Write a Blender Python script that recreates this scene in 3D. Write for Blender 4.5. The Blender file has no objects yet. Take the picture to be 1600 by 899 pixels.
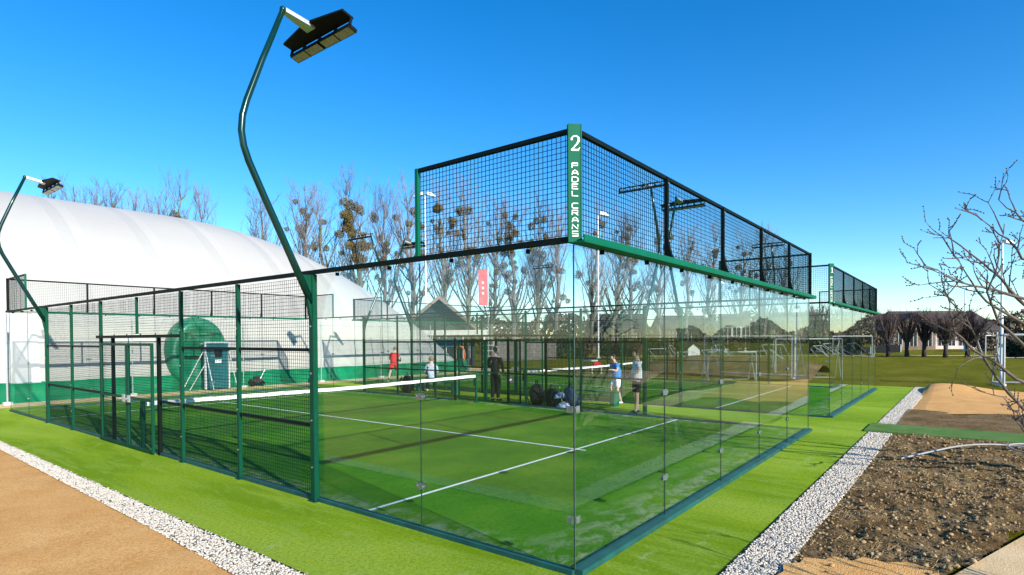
import bpy, math, random
import numpy as np
from mathutils import Vector, Matrix
R = math.radians
random.seed(7); rng = np.random.default_rng(7)
scene = bpy.context.scene
col = scene.collection

# ---------------------------------------------------------------- camera
CAM = Vector((-4.440, -2.761, 2.150)); YAW, PITCH, ROLL, FOC = 0.907916, -0.0174345, -0.0053282, 903.34
fw = Vector((math.sin(YAW)*math.cos(PITCH), math.cos(YAW)*math.cos(PITCH), math.sin(PITCH)))
rt = Vector((math.cos(YAW), -math.sin(YAW), 0)); up = rt.cross(fw)
r2 = rt*math.cos(ROLL)+up*math.sin(ROLL); u2 = up*math.cos(ROLL)-rt*math.sin(ROLL)
cd = bpy.data.cameras.new('camera'); cam = bpy.data.objects.new('camera', cd); col.objects.link(cam)
M3 = Matrix((r2, u2, -fw)).transposed()
cam.matrix_world = Matrix.Translation(CAM) @ M3.to_4x4()
cd.sensor_width = 36; cd.lens = 36*FOC/1600; cd.shift_y = (543.36-449.5)/1600
cd.clip_start = .05; cd.clip_end = 3000
scene.camera = cam

# ---------------------------------------------------------------- sky, sun, exposure
SUNV = Vector((1.37, 6.0, -3.0)).normalized()
w = bpy.data.worlds.new('World'); scene.world = w; w.use_nodes = True
nt = w.node_tree; bg = nt.nodes['Background']
sky = nt.nodes.new('ShaderNodeTexSky'); sky.sky_type = 'NISHITA'; sky.sun_disc = False
sky.sun_elevation = R(26); sky.sun_rotation = R(192.9); sky.altitude = 400; sky.air_density = 1.0; sky.dust_density = .0; sky.ozone_density = 3.0
hs = nt.nodes.new('ShaderNodeHueSaturation'); hs.inputs['Saturation'].default_value = 1.38; hs.inputs['Hue'].default_value = .500
nt.links.new(sky.outputs[0], hs.inputs['Color']); wm = nt.nodes.new('ShaderNodeMix'); wm.data_type = 'RGBA'; wm.blend_type = 'MULTIPLY'; wm.inputs[0].default_value = 1; wm.inputs[7].default_value = (.87, .985, 1.045, 1)
nt.links.new(hs.outputs[0], wm.inputs[6]); nt.links.new(wm.outputs[2], bg.inputs['Color'])
bg.inputs['Strength'].default_value = .140
sd = bpy.data.lights.new('sun', 'SUN'); sd.energy = 4.8; sd.angle = R(.5); sd.color = (1, .935, .82)
sun = bpy.data.objects.new('sun', sd); col.objects.link(sun); sun.rotation_euler = SUNV.to_track_quat('-Z', 'Y').to_euler()
sun.location = (-10, -30, 20)
scene.view_settings.view_transform = 'Standard'; scene.view_settings.look = 'None'
scene.view_settings.exposure = .68; scene.view_settings.gamma = 1
scene.render.engine = 'CYCLES'
cy = scene.cycles
cy.max_bounces = 10; cy.transparent_max_bounces = 48; cy.glossy_bounces = 4; cy.diffuse_bounces = 3; cy.caustics_reflective = False; cy.caustics_refractive = False

def at(px, depth):   # a ground position seen towards a column of the view, at a real distance
    d = Vector((math.sin(YAW), math.cos(YAW), 0))*depth + Vector((math.cos(YAW), -math.sin(YAW), 0))*((px-800)/FOC*depth)
    return Vector((CAM.x+d.x, CAM.y+d.y, 0))

# ---------------------------------------------------------------- materials
MAT = {}
def mat(name, c, rough=.6, metal=0., var=.12, scale=6., bump=0., bscale=60., spec=.5, c2=None, detail=4):
    m = bpy.data.materials.new(name); m.use_nodes = True; MAT[name] = m
    n = m.node_tree; b = n.nodes['Principled BSDF']
    b.inputs['Roughness'].default_value = rough; b.inputs['Metallic'].default_value = metal
    b.inputs['Specular IOR Level'].default_value = spec
    tc = n.nodes.new('ShaderNodeTexCoord'); no = n.nodes.new('ShaderNodeTexNoise')
    no.inputs['Scale'].default_value = scale; no.inputs['Detail'].default_value = detail
    n.links.new(tc.outputs['Object'], no.inputs['Vector'])
    cr = n.nodes.new('ShaderNodeValToRGB')
    a = c2 if c2 else tuple(x*(1+var) for x in c)
    l = c if c2 else tuple(x*(1-var) for x in c)
    cr.color_ramp.elements[0].position = .32; cr.color_ramp.elements[1].position = .68
    cr.color_ramp.elements[0].color = (*l, 1); cr.color_ramp.elements[1].color = (*a, 1)
    n.links.new(no.outputs['Fac'], cr.inputs[0]); n.links.new(cr.outputs[0], b.inputs['Base Color'])
    if bump:
        n2 = n.nodes.new('ShaderNodeTexNoise'); n2.inputs['Scale'].default_value = bscale; n2.inputs['Detail'].default_value = 3
        n.links.new(tc.outputs['Object'], n2.inputs['Vector'])
        bp = n.nodes.new('ShaderNodeBump'); bp.inputs['Strength'].default_value = bump; bp.inputs['Distance'].default_value = .02
        n.links.new(n2.outputs['Fac'], bp.inputs['Height']); n.links.new(bp.outputs[0], b.inputs['Normal'])
    return m

class NB:   # little node builder
    def __init__(s, m): s.t = m.node_tree; s.b = s.t.nodes['Principled BSDF']; s.tc = s.t.nodes.new('ShaderNodeTexCoord')
    def link(s, a, b): s.t.links.new(a, b)
    def noise(s, scale, detail=4, rough=.55, vec=None, dist=0.):
        n = s.t.nodes.new('ShaderNodeTexNoise'); n.inputs['Scale'].default_value = scale; n.inputs['Detail'].default_value = detail
        n.inputs['Roughness'].default_value = rough; n.inputs['Distortion'].default_value = dist
        s.link(vec if vec else s.tc.outputs['Object'], n.inputs['Vector']); return n.outputs['Fac']
    def map(s, scale=(1, 1, 1), rot=(0, 0, 0)):
        n = s.t.nodes.new('ShaderNodeMapping'); n.inputs['Scale'].default_value = scale; n.inputs['Rotation'].default_value = rot
        s.link(s.tc.outputs['Object'], n.inputs['Vector']); return n.outputs[0]
    def ramp(s, f, stops):
        n = s.t.nodes.new('ShaderNodeValToRGB'); e = n.color_ramp.elements
        while len(e) < len(stops): e.new(.5)
        for k, (p, c) in enumerate(stops): e[k].position = p; e[k].color = (*c, 1) if len(c) == 3 else c
        s.link(f, n.inputs[0]); return n.outputs[0]
    def rng(s, f, a, b, c=0., d=1.):
        n = s.t.nodes.new('ShaderNodeMapRange'); n.inputs[1].default_value = a; n.inputs[2].default_value = b; n.inputs[3].default_value = c; n.inputs[4].default_value = d
        s.link(f, n.inputs[0]); return n.outputs[0]
    def mix(s, f, a, b, mode='MIX'):
        n = s.t.nodes.new('ShaderNodeMix'); n.data_type = 'RGBA'; n.blend_type = mode
        if isinstance(f, (int, float)): n.inputs[0].default_value = f
        else: s.link(f, n.inputs[0])
        for v, i in ((a, 6), (b, 7)):
            if isinstance(v, tuple): n.inputs[i].default_value = (*v, 1)
            else: s.link(v, n.inputs[i])
        return n.outputs[2]
    def math(s, op, a, b=0.):
        n = s.t.nodes.new('ShaderNodeMath'); n.operation = op
        for v, i in ((a, 0), (b, 1)):
            if isinstance(v, (int, float)): n.inputs[i].default_value = v
            else: s.link(v, n.inputs[i])
        return n.outputs[0]
    def xyz(s):
        n = s.t.nodes.new('ShaderNodeSeparateXYZ'); s.link(s.tc.outputs['Object'], n.inputs[0]); return n.outputs
    def bump(s, h, st, dist=.02):
        n = s.t.nodes.new('ShaderNodeBump'); n.inputs['Strength'].default_value = st; n.inputs['Distance'].default_value = dist
        s.link(h, n.inputs['Height']); s.link(n.outputs[0], s.b.inputs['Normal'])
def newmat(name, rough=.9, spec=.2):
    m = bpy.data.materials.new(name); m.use_nodes = True; MAT[name] = m; nb = NB(m)
    nb.b.inputs['Roughness'].default_value = rough; nb.b.inputs['Specular IOR Level'].default_value = spec
    return nb

mat('green_steel', (.001, .058, .030), .55, 0, .1, 3, spec=.15)
mat('green_steel_bright', (.001, .115, .060), .55, 0, .08, 3, spec=.12)
mat('dark_steel', (.003, .008, .007), .6, 0, .2, 3, spec=.12)
mat('mesh_wire', (.002, .014, .014), .6, 0, .1, 3, spec=.12)
mat('kerb_green', (.003, .075, .060), .7, 0, .25, 5, .2, 40)
mat('bolt', (.55, .57, .58), .3, .9, .05, 5)
mat('glass_edge', (.020, .060, .050), .2, 0, .1, 5)
mat('board_tan', (.22, .17, .13), .8, 0, .2, 3)
mat('goal_alu', (.42, .44, .44), .5, .2, .1, 3)
mat('clamp_steel', (.22, .27, .26), .25, .6, .3, 30)
mat('white_paint', (.8, .8, .78), .45, 0, .04, 3)
mat('line_white', (.72, .76, .70), .8, 0, .12, 25, .3, 200)
mat('net_black', (.012, .02, .016), .7)
mat('net_tape', (.8, .81, .8), .7, 0, .05, 4)
mat('pole_steel', (.004, .038, .032), .22, .25, .1, 2)
mat('lamp_black', (.004, .005, .006), .6, 0, .1, 3, spec=.15)
mat('lamp_lens', (.30, .30, .25), .25, 0, .25, 30)
mat('lamp_alu', (.55, .57, .58), .35, .7, .05, 3)
mat('membrane_skirt', (.002, .17, .070), .6, 0, .3, 1.4, .4, 5, spec=.2)
mat('ring_green', (.002, .17, .085), .42, 0, .2, 1.2, .2, 3)
mat('door_teal', (.004, .10, .12), .5, 0, .15, 3)
mat('door_grey', (.50, .53, .54), .5, 0, .06, 3)
mat('glass_dark', (.01, .015, .02), .1)
mat('wood_dark', (.035, .030, .026), .8, 0, .35, 3)
mat('wood_teal', (.012, .035, .038), .8, 0, .3, 2)
mat('roof_brown', (.060, .044, .038), .85, 0, .25, 2, .3, 6)
mat('roof_dark', (.045, .040, .038), .85, 0, .3, 2, .3, 6)
mat('plaster_white', (.62, .60, .56), .85, 0, .08, 2)
mat('plaster_pink', (.55, .44, .42), .85, 0, .08, 2)
mat('plaster_brown', (.16, .11, .08), .85, 0, .2, 2)
mat('banner_pink', (.62, .13, .13), .7, 0, .15, 2)
mat('plastic_orange', (.65, .18, .05), .4)
mat('hose_grey', (.30, .30, .29), .5, 0, .1, 5)
mat('mistletoe', (.075, .058, .012), .8, 0, .5, 3, c2=(.20, .145, .03))
mat('bark', (.145, .13, .115), .9, 0, .3, 3, .4, 12)
mat('bark_green', (.15, .145, .095), .9, 0, .35, 3, .4, 12)
mat('twig', (.19, .165, .158), .9, 0, .25, 2)
mat('bark_dark', (.045, .035, .032), .9, 0, .3, 3, .4, 12)
mat('twig_dark', (.085, .055, .050), .9, 0, .3, 2)
mat('bark_front', (.11, .085, .068), .85, 0, .35, 8, .3, 60)
mat('leaf_dark', (.008, .022, .008), .7, 0, .5, 2, c2=(.025, .045, .015))
mat('leaf_brown', (.055, .038, .022), .85, 0, .4, 1.5, c2=(.13, .09, .05))
mat('skin', (.62, .40, .30), .55, 0, .06, 8)
mat('hair_dark', (.018, .012, .009), .7, 0, .3, 40)
mat('hair_grey', (.22, .18, .13), .7, 0, .3, 40)
mat('cloth_red', (.62, .02, .03), .8, 0, .1, 12)
mat('cloth_black', (.012, .012, .014), .85, 0, .2, 12)
mat('cloth_blue', (.03, .24, .62), .8, 0, .1, 12)
mat('cloth_white', (.85, .87, .92), .85, 0, .06, 12)
mat('cloth_lightblue', (.42, .50, .62), .85, 0, .2, 9)
mat('cloth_denim', (.03, .07, .14), .85, 0, .5, 9)
mat('shoe_white', (.75, .75, .73), .6)
mat('shoe_black', (.015, .015, .016), .6)
mat('racket_black', (.012, .012, .014), .4)
mat('ball_yellow', (.55, .70, .06), .9)
mat('blue_panel', (.02, .12, .22), .6, 0, .1, 3)
mat('stone', (.80, .73, .62), .9, 0, .3, 55, c2=(.36, .32, .26), spec=.1)
mat('straw', (.42, .32, .17), .9, 0, .3, 9, spec=.1)
mat('clod', (.21, .13, .06), 1., 0, .5, 9, c2=(.44, .32, .18), spec=.05)

# thin toughened glass: reflection rises towards grazing, the same from both faces
gm = bpy.data.materials.new('court_glass'); gm.use_nodes = True; MAT['court_glass'] = gm; gt = gm.node_tree
for n in list(gt.nodes):
    if n.type != 'OUTPUT_MATERIAL': gt.nodes.remove(n)
ge = gt.nodes.new('ShaderNodeNewGeometry'); dp = gt.nodes.new('ShaderNodeVectorMath'); dp.operation = 'DOT_PRODUCT'
gt.links.new(ge.outputs['Normal'], dp.inputs[0]); gt.links.new(ge.outputs['Incoming'], dp.inputs[1])
def gmath(op, a, b=0.):
    n = gt.nodes.new('ShaderNodeMath'); n.operation = op; n.use_clamp = False
    for v, i in ((a, 0), (b, 1)):
        if isinstance(v, (int, float)): n.inputs[i].default_value = v
        else: gt.links.new(v, n.inputs[i])
    return n.outputs[0]
c_ = gmath('ABSOLUTE', dp.outputs['Value']); f_ = gmath('POWER', gmath('SUBTRACT', 1.0, c_), 5.0)
fac = gmath('ADD', gmath('MULTIPLY', f_, .74), .034)
tr = gt.nodes.new('ShaderNodeBsdfTransparent'); tr.inputs[0].default_value = (.975, .992, .985, 1)
gl = gt.nodes.new('ShaderNodeBsdfGlossy'); gl.inputs['Roughness'].default_value = .0; gl.inputs['Color'].default_value = (.97, .99, 1, 1)
mx = gt.nodes.new('ShaderNodeMixShader'); gt.links.new(fac, mx.inputs[0]); gt.links.new(tr.outputs[0], mx.inputs[1]); gt.links.new(gl.outputs[0], mx.inputs[2])
# a thin film of dust and ball smears
gtc = gt.nodes.new('ShaderNodeTexCoord'); gno = gt.nodes.new('ShaderNodeTexNoise'); gno.inputs['Scale'].default_value = 2.2; gno.inputs['Detail'].default_value = 7; gno.inputs['Roughness'].default_value = .75
gt.links.new(gtc.outputs['Object'], gno.inputs['Vector']); gmr = gt.nodes.new('ShaderNodeMapRange'); gmr.inputs[1].default_value = .46; gmr.inputs[2].default_value = .72; gmr.inputs[3].default_value = .0; gmr.inputs[4].default_value = .007
gt.links.new(gno.outputs['Fac'], gmr.inputs[0]); gdf = gt.nodes.new('ShaderNodeBsdfDiffuse'); gdf.inputs[0].default_value = (.75, .75, .72, 1)
mx2 = gt.nodes.new('ShaderNodeMixShader'); gt.links.new(gmr.outputs[0], mx2.inputs[0]); gt.links.new(mx.outputs[0], mx2.inputs[1]); gt.links.new(gdf.outputs[0], mx2.inputs[2])
gt.links.new(mx2.outputs[0], gt.nodes['Material Output'].inputs[0])

# ground materials
nb = newmat('walk_turf', .95, .1)      # lime artificial turf around the courts
big = nb.noise(.55, 3, .5, nb.map((1, .35, 1), (0, 0, .25)), .6); fine = nb.noise(70, 6, .85); med = nb.noise(5, 5, .6)
c = nb.ramp(big, [(.40, (.28, .42, .008)), (.5, (.40, .55, .018)), (.60, (.54, .68, .065))])
c = nb.mix(nb.rng(nb.noise(1.6, 5, .7, nb.map((2.6, .5, 1), (0, 0, .12)), .8), .47, .62, 0, .6), c, (.50, .64, .10)); c = nb.mix(nb.rng(nb.noise(24, 5, .8), .38, .56, .6, 0), c, (.13, .27, .004))
c = nb.mix(nb.rng(fine, .36, .60, .75, 0), c, (.085, .215, .004))
chalk = nb.rng(nb.noise(1.3, 6, .75, nb.map((1, 2.5, 1), (0, 0, .6))), .60, .70, 0, .6)
c = nb.mix(chalk, c, (.42, .55, .25)); nb.link(c, nb.b.inputs['Base Color']); nb.bump(fine, .9, .03)

nb = newmat('court_turf', .95, .1)     # darker turf inside, with sand left by the walls
x, y, z = nb.xyz()
big = nb.noise(.6, 4, .6); fine = nb.noise(70, 6, .85); med = nb.noise(7, 5, .6)
c = nb.ramp(big, [(.4, (.036, .200, .004)), (.52, (.070, .265, .006)), (.62, (.140, .320, .011))])
c = nb.mix(nb.rng(med, .3, .75, 0, .35), c, (.13, .34, .02)); c = nb.mix(nb.rng(nb.noise(20, 5, .8), .38, .56, .55, 0), c, (.02, .11, .003))
c = nb.mix(nb.rng(fine, .36, .60, .6, 0), c, (.012, .095, .003))
ex = nb.math('MINIMUM', x, nb.math('SUBTRACT', 10., x)); ey = nb.math('MINIMUM', y, nb.math('SUBTRACT', 20., y))
ed = nb.math('MINIMUM', nb.math('MULTIPLY', ex, 1.9), ey)
near = nb.rng(ed, .05, 1.0, 1, 0)
sn = nb.rng(nb.noise(2.6, 6, .75, nb.map((1, 1.6, 1)), .5), .46, .62, 0, 1)
sand = nb.math('MULTIPLY', nb.math('MULTIPLY', near, sn), .75)
c = nb.mix(sand, c, (.46, .47, .36)); nb.link(c, nb.b.inputs['Base Color']); nb.bump(fine, .8, .025)

nb = newmat('field_grass', 1., .05)
m1 = nb.map((.35, 1.2, 1), (0, 0, -.66)); a = nb.noise(.5, 6, .65, m1, .4); f = nb.noise(9, 6, .75)
c = nb.ramp(a, [(.28, (.150, .145, .008)), (.5, (.225, .210, .012)), (.72, (.33, .285, .035))])
c = nb.mix(nb.rng(f, .35, .62, .65, 0), c, (.085, .100, .008)); nb.link(c, nb.b.inputs['Base Color']); nb.bump(f, .9, .25)

nb = newmat('jute', .95, .1)
w1 = nb.noise(90, 3, .8, nb.map((1, .25, 1), (0, 0, .3))); w2 = nb.noise(90, 3, .8, nb.map((.25, 1, 1), (0, 0, .3)))
a = nb.noise(1.6, 4, .6); dk = nb.noise(7, 6, .85, nb.map((1, .4, 1), (0, 0, -.4)))
ww = nb.math('ADD', nb.math('MULTIPLY', w1, .5), nb.math('MULTIPLY', w2, .5))
c = nb.ramp(a, [(.3, (.76, .39, .12)), (.7, (.90, .53, .20))])
c = nb.mix(nb.rng(ww, .42, .56, .6, 0), c, (.38, .155, .04))
c = nb.mix(nb.rng(dk, .66, .74, 0, .8), c, (.10, .045, .02)); nb.link(c, nb.b.inputs['Base Color']); nb.bump(ww, .7, .03)

nb = newmat('soil', 1., .05)
a = nb.noise(1.4, 5, .7); f = nb.noise(22, 6, .8)
c = nb.ramp(a, [(.25, (.15, .082, .030)), (.5, (.33, .215, .095)), (.75, (.50, .36, .19))])
c = nb.mix(nb.rng(f, .38, .6, .7, 0), c, (.050, .028, .014)); c = nb.mix(nb.rng(nb.noise(60, 3, .8), .60, .68, 0, .6), c, (.50, .39, .26))
nb.link(c, nb.b.inputs['Base Color']); nb.bump(f, 1., .06)

nb = newmat('gravel', .95, .1)
v = nb.t.nodes.new('ShaderNodeTexVoronoi'); v.inputs['Scale'].default_value = 30; nb.link(nb.tc.outputs['Object'], v.inputs['Vector'])
c = nb.ramp(v.outputs['Distance'], [(.0, (.56, .51, .42)), (.40, (.34, .30, .24)), (.65, (.07, .06, .045))]); nb.link(c, nb.b.inputs['Base Color']); nb.bump(v.outputs['Distance'], -.8, .02)

nb = newmat('sand_path', .95, .1)
f = nb.noise(40, 6, .8); a = nb.noise(1.2, 4)
c = nb.ramp(a, [(.3, (.66, .45, .22)), (.7, (.80, .58, .33))]); c = nb.mix(nb.rng(f, .3, .5, .4, 0), c, (.36, .27, .17)); nb.link(c, nb.b.inputs['Base Color']); nb.bump(f, .6, .02)

nb = newmat('dome_membrane', .55, .3)  # white coated fabric, welded in strips
x, y, z = nb.xyz(); a = nb.noise(.25, 3, .5); f = nb.noise(2.5, 4, .6)
fr = nb.math('FRACT', nb.math('DIVIDE', nb.math('ADD', x, 40.), 3.0)); seam = nb.math('ABSOLUTE', nb.math('SUBTRACT', fr, .5))
s1 = nb.rng(seam, .0, .028, 1, 0)
fr2 = nb.math('FRACT', nb.math('DIVIDE', nb.math('ADD', z, .9), 2.4)); s2 = nb.rng(nb.math('ABSOLUTE', nb.math('SUBTRACT', fr2, .5)), 0, .010, 1, 0)
c = nb.ramp(a, [(.3, (.43, .412, .376)), (.7, (.465, .447, .41))])
c = nb.mix(nb.math('MULTIPLY', s1, .22), c, (.34, .35, .36)); c = nb.mix(nb.math('MULTIPLY', s2, .10), c, (.40, .41, .43)); nb.link(c, nb.b.inputs['Base Color'])
hgt = nb.math('ADD', nb.math('MULTIPLY', nb.rng(seam, 0, .16, 0, 1), 1.), nb.math('MULTIPLY', f, .12)); nb.bump(hgt, .35, .22)

nb = newmat('green_mat', .95, .1)
f = nb.noise(120, 3, .7); a = nb.noise(2.5, 4)
c = nb.ramp(a, [(.3, (.10, .20, .04)), (.7, (.17, .29, .08))]); c = nb.mix(nb.rng(f, .35, .6, .5, 0), c, (.05, .12, .02)); nb.link(c, nb.b.inputs['Base Color']); nb.bump(f, .7, .02)

# ---------------------------------------------------------------- object helpers
def tag(o, label=None, cat=None, group=None, kind=None):
    if label: o['label'] = label
    if cat: o['category'] = cat
    if group: o['group'] = group
    if kind: o['kind'] = kind
    return o
def link(o, parent=None, loc=None, rz=None):
    col.objects.link(o)
    if parent is not None: o.parent = parent
    if loc is not None: o.location = loc
    if rz is not None: o.rotation_euler = (0, 0, rz)
    return o
def empty(name, loc=(0, 0, 0), rz=0., parent=None):
    o = bpy.data.objects.new(name, None); o.empty_display_size = .3
    return link(o, parent, loc, rz)
def copy_tree(o, parent=None):
    c = o.copy(); col.objects.link(c); c.parent = parent
    for ch in o.children: copy_tree(ch, c)
    return c

class MB:
    def __init__(s): s.v = []; s.f = []; s.m = []; s.n = 0
    def add(s, vs, fs, mi=0):
        s.v.extend([tuple(p) for p in vs]); s.f.extend([tuple(i+s.n for i in f) for f in fs]); s.m.extend([mi]*len(fs)); s.n += len(vs)
    def box(s, a, b, mi=0, T=None):
        x0, y0, z0 = a; x1, y1, z1 = b
        vs = [Vector(p) for p in ((x0, y0, z0), (x1, y0, z0), (x1, y1, z0), (x0, y1, z0), (x0, y0, z1), (x1, y0, z1), (x1, y1, z1), (x0, y1, z1))]
        if T: vs = [T @ p for p in vs]
        s.add(vs, [(0, 3, 2, 1), (4, 5, 6, 7), (0, 1, 5, 4), (1, 2, 6, 5), (2, 3, 7, 6), (3, 0, 4, 7)], mi)
    def bbox(s, a, b, bev=.01, mi=0, T=None):     # box with chamfered vertical edges
        x0, y0, z0 = a; x1, y1, z1 = b; e = min(bev, (x1-x0)/2.2, (y1-y0)/2.2)
        ring = [(x0+e, y0), (x1-e, y0), (x1, y0+e), (x1, y1-e), (x1-e, y1), (x0+e, y1), (x0, y1-e), (x0, y0+e)]
        vs = [Vector((p[0], p[1], z0)) for p in ring]+[Vector((p[0], p[1], z1)) for p in ring]
        if T: vs = [T @ p for p in vs]
        s.add(vs, [tuple(range(7, -1, -1)), tuple(range(8, 16))]+[(i, (i+1) % 8, (i+1) % 8+8, i+8) for i in range(8)], mi)
    def prism(s, pts, h0, h1, mi=0, T=None):   # polygon in xy extruded in z
        n = len(pts); vs = [Vector((p[0], p[1], h0)) for p in pts]+[Vector((p[0], p[1], h1)) for p in pts]
        if T: vs = [T @ p for p in vs]
        s.add(vs, [tuple(range(n-1, -1, -1)), tuple(range(n, 2*n))]+[(i, (i+1) % n, (i+1) % n+n, i+n) for i in range(n)], mi)
    def tube(s, pts, rad, n=8, mi=0, cap=True, closed=False):
        pts = [Vector(p) for p in pts]; N = len(pts)
        if not hasattr(rad, '__len__'): rad = [rad]*N
        d0 = (pts[1]-pts[0]).normalized(); a = d0.orthogonal().normalized(); vs = []
        for i, p in enumerate(pts):
            d = (pts[min(i+1, N-1)]-pts[max(i-1, 0)]).normalized()
            a = (a-d*a.dot(d)).normalized(); b = d.cross(a)
            for k in range(n):
                t = 2*math.pi*k/n; vs.append(p+(a*math.cos(t)+b*math.sin(t))*rad[i])
        fs = [(i*n+k, i*n+(k+1) % n, (i+1)*n+(k+1) % n, (i+1)*n+k) for i in range(N-1) for k in range(n)]
        if cap and n > 2: fs += [tuple(range(n-1, -1, -1)), tuple((N-1)*n+k for k in range(n))]
        s.add(vs, fs, mi)
    def sphere(s, c, r, nu=10, nv=7, mi=0, sc=(1, 1, 1)):
        c = Vector(c); vs = []
        for j in range(1, nv):
            ph = math.pi*j/nv
            for k in range(nu):
                t = 2*math.pi*k/nu; vs.append(c+Vector((math.sin(ph)*math.cos(t)*sc[0], math.sin(ph)*math.sin(t)*sc[1], math.cos(ph)*sc[2]))*r)
        top = len(vs); vs.append(c+Vector((0, 0, r*sc[2]))); vs.append(c-Vector((0, 0, r*sc[2])))
        fs = [(j*nu+k, (j+1)*nu+k, (j+1)*nu+(k+1) % nu, j*nu+(k+1) % nu) for j in range(nv-2) for k in range(nu)]
        fs += [(top, k, (k+1) % nu) for k in range(nu)]+[(top+1, (nv-2)*nu+(k+1) % nu, (nv-2)*nu+k) for k in range(nu)]
        s.add(vs, fs, mi)
    def data(s, name, mats, smooth=False):
        me = bpy.data.meshes.new(name); me.from_pydata(s.v, [], s.f)
        for m in (mats if isinstance(mats, (list, tuple)) else [mats]): me.materials.append(MAT[m])
        me.polygons.foreach_set('material_index', s.m)
        if smooth: me.polygons.foreach_set('use_smooth', [True]*len(me.polygons))
        me.update(); return me
    def build(s, name, mats, parent=None, loc=None, rz=None, smooth=False):
        return link(bpy.data.objects.new(name, s.data(name, mats, smooth)), parent, loc, rz)

def npmesh(name, V, F, material, smooth=False):   # F: (n,k) array of equal polygons
    me = bpy.data.meshes.new(name); n, k = F.shape
    me.vertices.add(len(V)); me.vertices.foreach_set('co', V.astype(np.float32).ravel())
    me.loops.add(n*k); me.loops.foreach_set('vertex_index', F.astype(np.int32).ravel())
    me.polygons.add(n); me.polygons.foreach_set('loop_start', np.arange(0, n*k, k, dtype=np.int32)); me.polygons.foreach_set('loop_total', np.full(n, k, dtype=np.int32))
    me.materials.append(MAT[material]); me.update(calc_edges=True); me.validate()
    if smooth: me.polygons.foreach_set('use_smooth', [True]*n)
    return me

def grid(name, x0, x1, y0, y1, nx, ny, hf, material, inside=None):
    X, Y = np.meshgrid(np.linspace(x0, x1, nx), np.linspace(y0, y1, ny), indexing='ij'); Z = hf(X, Y)
    V = np.stack([X.ravel(), Y.ravel(), Z.ravel()], 1); i = np.arange(nx*ny).reshape(nx, ny)
    F = np.stack([i[:-1, :-1].ravel(), i[1:, :-1].ravel(), i[1:, 1:].ravel(), i[:-1, 1:].ravel()], 1)
    if inside is not None:
        cx = V[F].mean(1); F = F[inside(cx[:, 0], cx[:, 1])]
    o = bpy.data.objects.new(name, npmesh(name, V, F, material, True)); return link(o)
_ph = rng.uniform(0, 6.28, (60, 2)); _dr = rng.uniform(0, 6.28, 60)
def fbm(X, Y, f0, octs=5, gain=.6, seed=0):
    out = np.zeros_like(X); a = 1.; f = f0
    for o in range(octs):
        for k in range(4):
            j = (seed*7+o*4+k) % 60; d = _dr[j]
            out += a*np.sin(f*(X*np.cos(d)+Y*np.sin(d))*(1+.13*k)+_ph[j, 0]+1.3*np.sin(f*.7*(Y*np.cos(d)-X*np.sin(d))+_ph[j, 1]))
        a *= gain; f *= 1.9
    return out/4
def flat(name, poly, z, material, thick=None):
    if sum(a[0]*b[1]-b[0]*a[1] for a, b in zip(poly, poly[1:]+poly[:1])) < 0: poly = poly[::-1]
    mb = MB()
    mb.add([(p[0], p[1], z) for p in poly], [tuple(range(len(poly)))])
    return tag(mb.build(name, material), kind='structure')

# ---------------------------------------------------------------- ground
flat('ground', [(-900, -900), (1500, -900), (1500, 1500), (-900, 1500)], -.06, 'field_grass')
flat('walkway_turf', [(-1.48, -1.03), (24.6, -1.20), (24.6, 21.3), (-1.5, 21.15)], 0, 'walk_turf')
for cx in (0., 12.6):
    o = MB(); o.add([(0, 0, 0), (10, 0, 0), (10, 20, 0), (0, 20, 0)], [(0, 1, 2, 3)])
    tag(o.build('court_turf', 'court_turf', loc=(cx, 0, .005)), kind='structure')
    o = MB(); z = .009
    for a, b in (((.05, 3.03), (9.95, 3.09)), ((.05, 16.91), (9.95, 16.97)), ((4.97, 2.85), (5.03, 3.03)), ((4.97, 3.09), (5.03, 16.91)), ((4.97, 16.97), (5.03, 17.15))):
        o.add([(a[0], a[1], 0), (b[0], a[1], 0), (b[0], b[1], 0), (a[0], b[1], 0)], [(0, 1, 2, 3)])
    # faint chalk arc scuffed near the wall
    tag(o.build('court_lines', 'line_white', loc=(cx, 0, z)), kind='structure')
flat('sand_path', [(-3, 21.1), (27, 21.2), (27, 26), (-3, 26)], -.045, 'sand_path')
# gravel strips with loose stones
GL = [(-1.48, -6), (-1.5, 21.1), (-1.62, 21.1), (-1.70, 12), (-1.80, 5), (-1.90, 1), (-1.95, -6)]
GR = [(-1.0, -1.04), (24.6, -1.21), (24.6, -1.62), (12, -1.50), (5, -1.46), (1.6, -1.42), (-1.0, -1.50)]
flat('gravel_strip', GL, .003, 'gravel'); flat('gravel_strip', GR, .003, 'gravel')
def stones(name, pts, size, material, label, squash=.65):
    n = len(pts); base = np.array([(1, 0, 0), (0, 1, 0), (-1, 0, 0), (0, -1, 0), (0, 0, 1), (0, 0, -1)], float)
    tri = np.array([(0, 1, 4), (1, 2, 4), (2, 3, 4), (3, 0, 4), (1, 0, 5), (2, 1, 5), (3, 2, 5), (0, 3, 5)])
    B = base[None]*rng.uniform(.6, 1.25, (n, 6, 1))
    A = rng.normal(size=(n, 3, 3)); Q, _ = np.linalg.qr(A)
    P = np.einsum('nij,nkj->nki', Q, B)*size[:, None, None]; P[:, :, 2] *= squash
    P += pts[:, None, :]
    F = (tri[None]+6*np.arange(n)[:, None, None]).reshape(-1, 3)
    o = link(bpy.data.objects.new(name, npmesh(name, P.reshape(-1, 3), F, material))); return tag(o, label, None, None, 'stuff')
t = rng.uniform(0, 1, 20000)**1.8
yL = -2+23.2*t; outL = np.interp(yL, [-6, 1, 5, 12, 23], [-1.95, -1.90, -1.80, -1.70, -1.62])
fL = rng.uniform(-.05, 1.02, len(t)); xL = outL+(-1.49-outL)*fL
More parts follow.
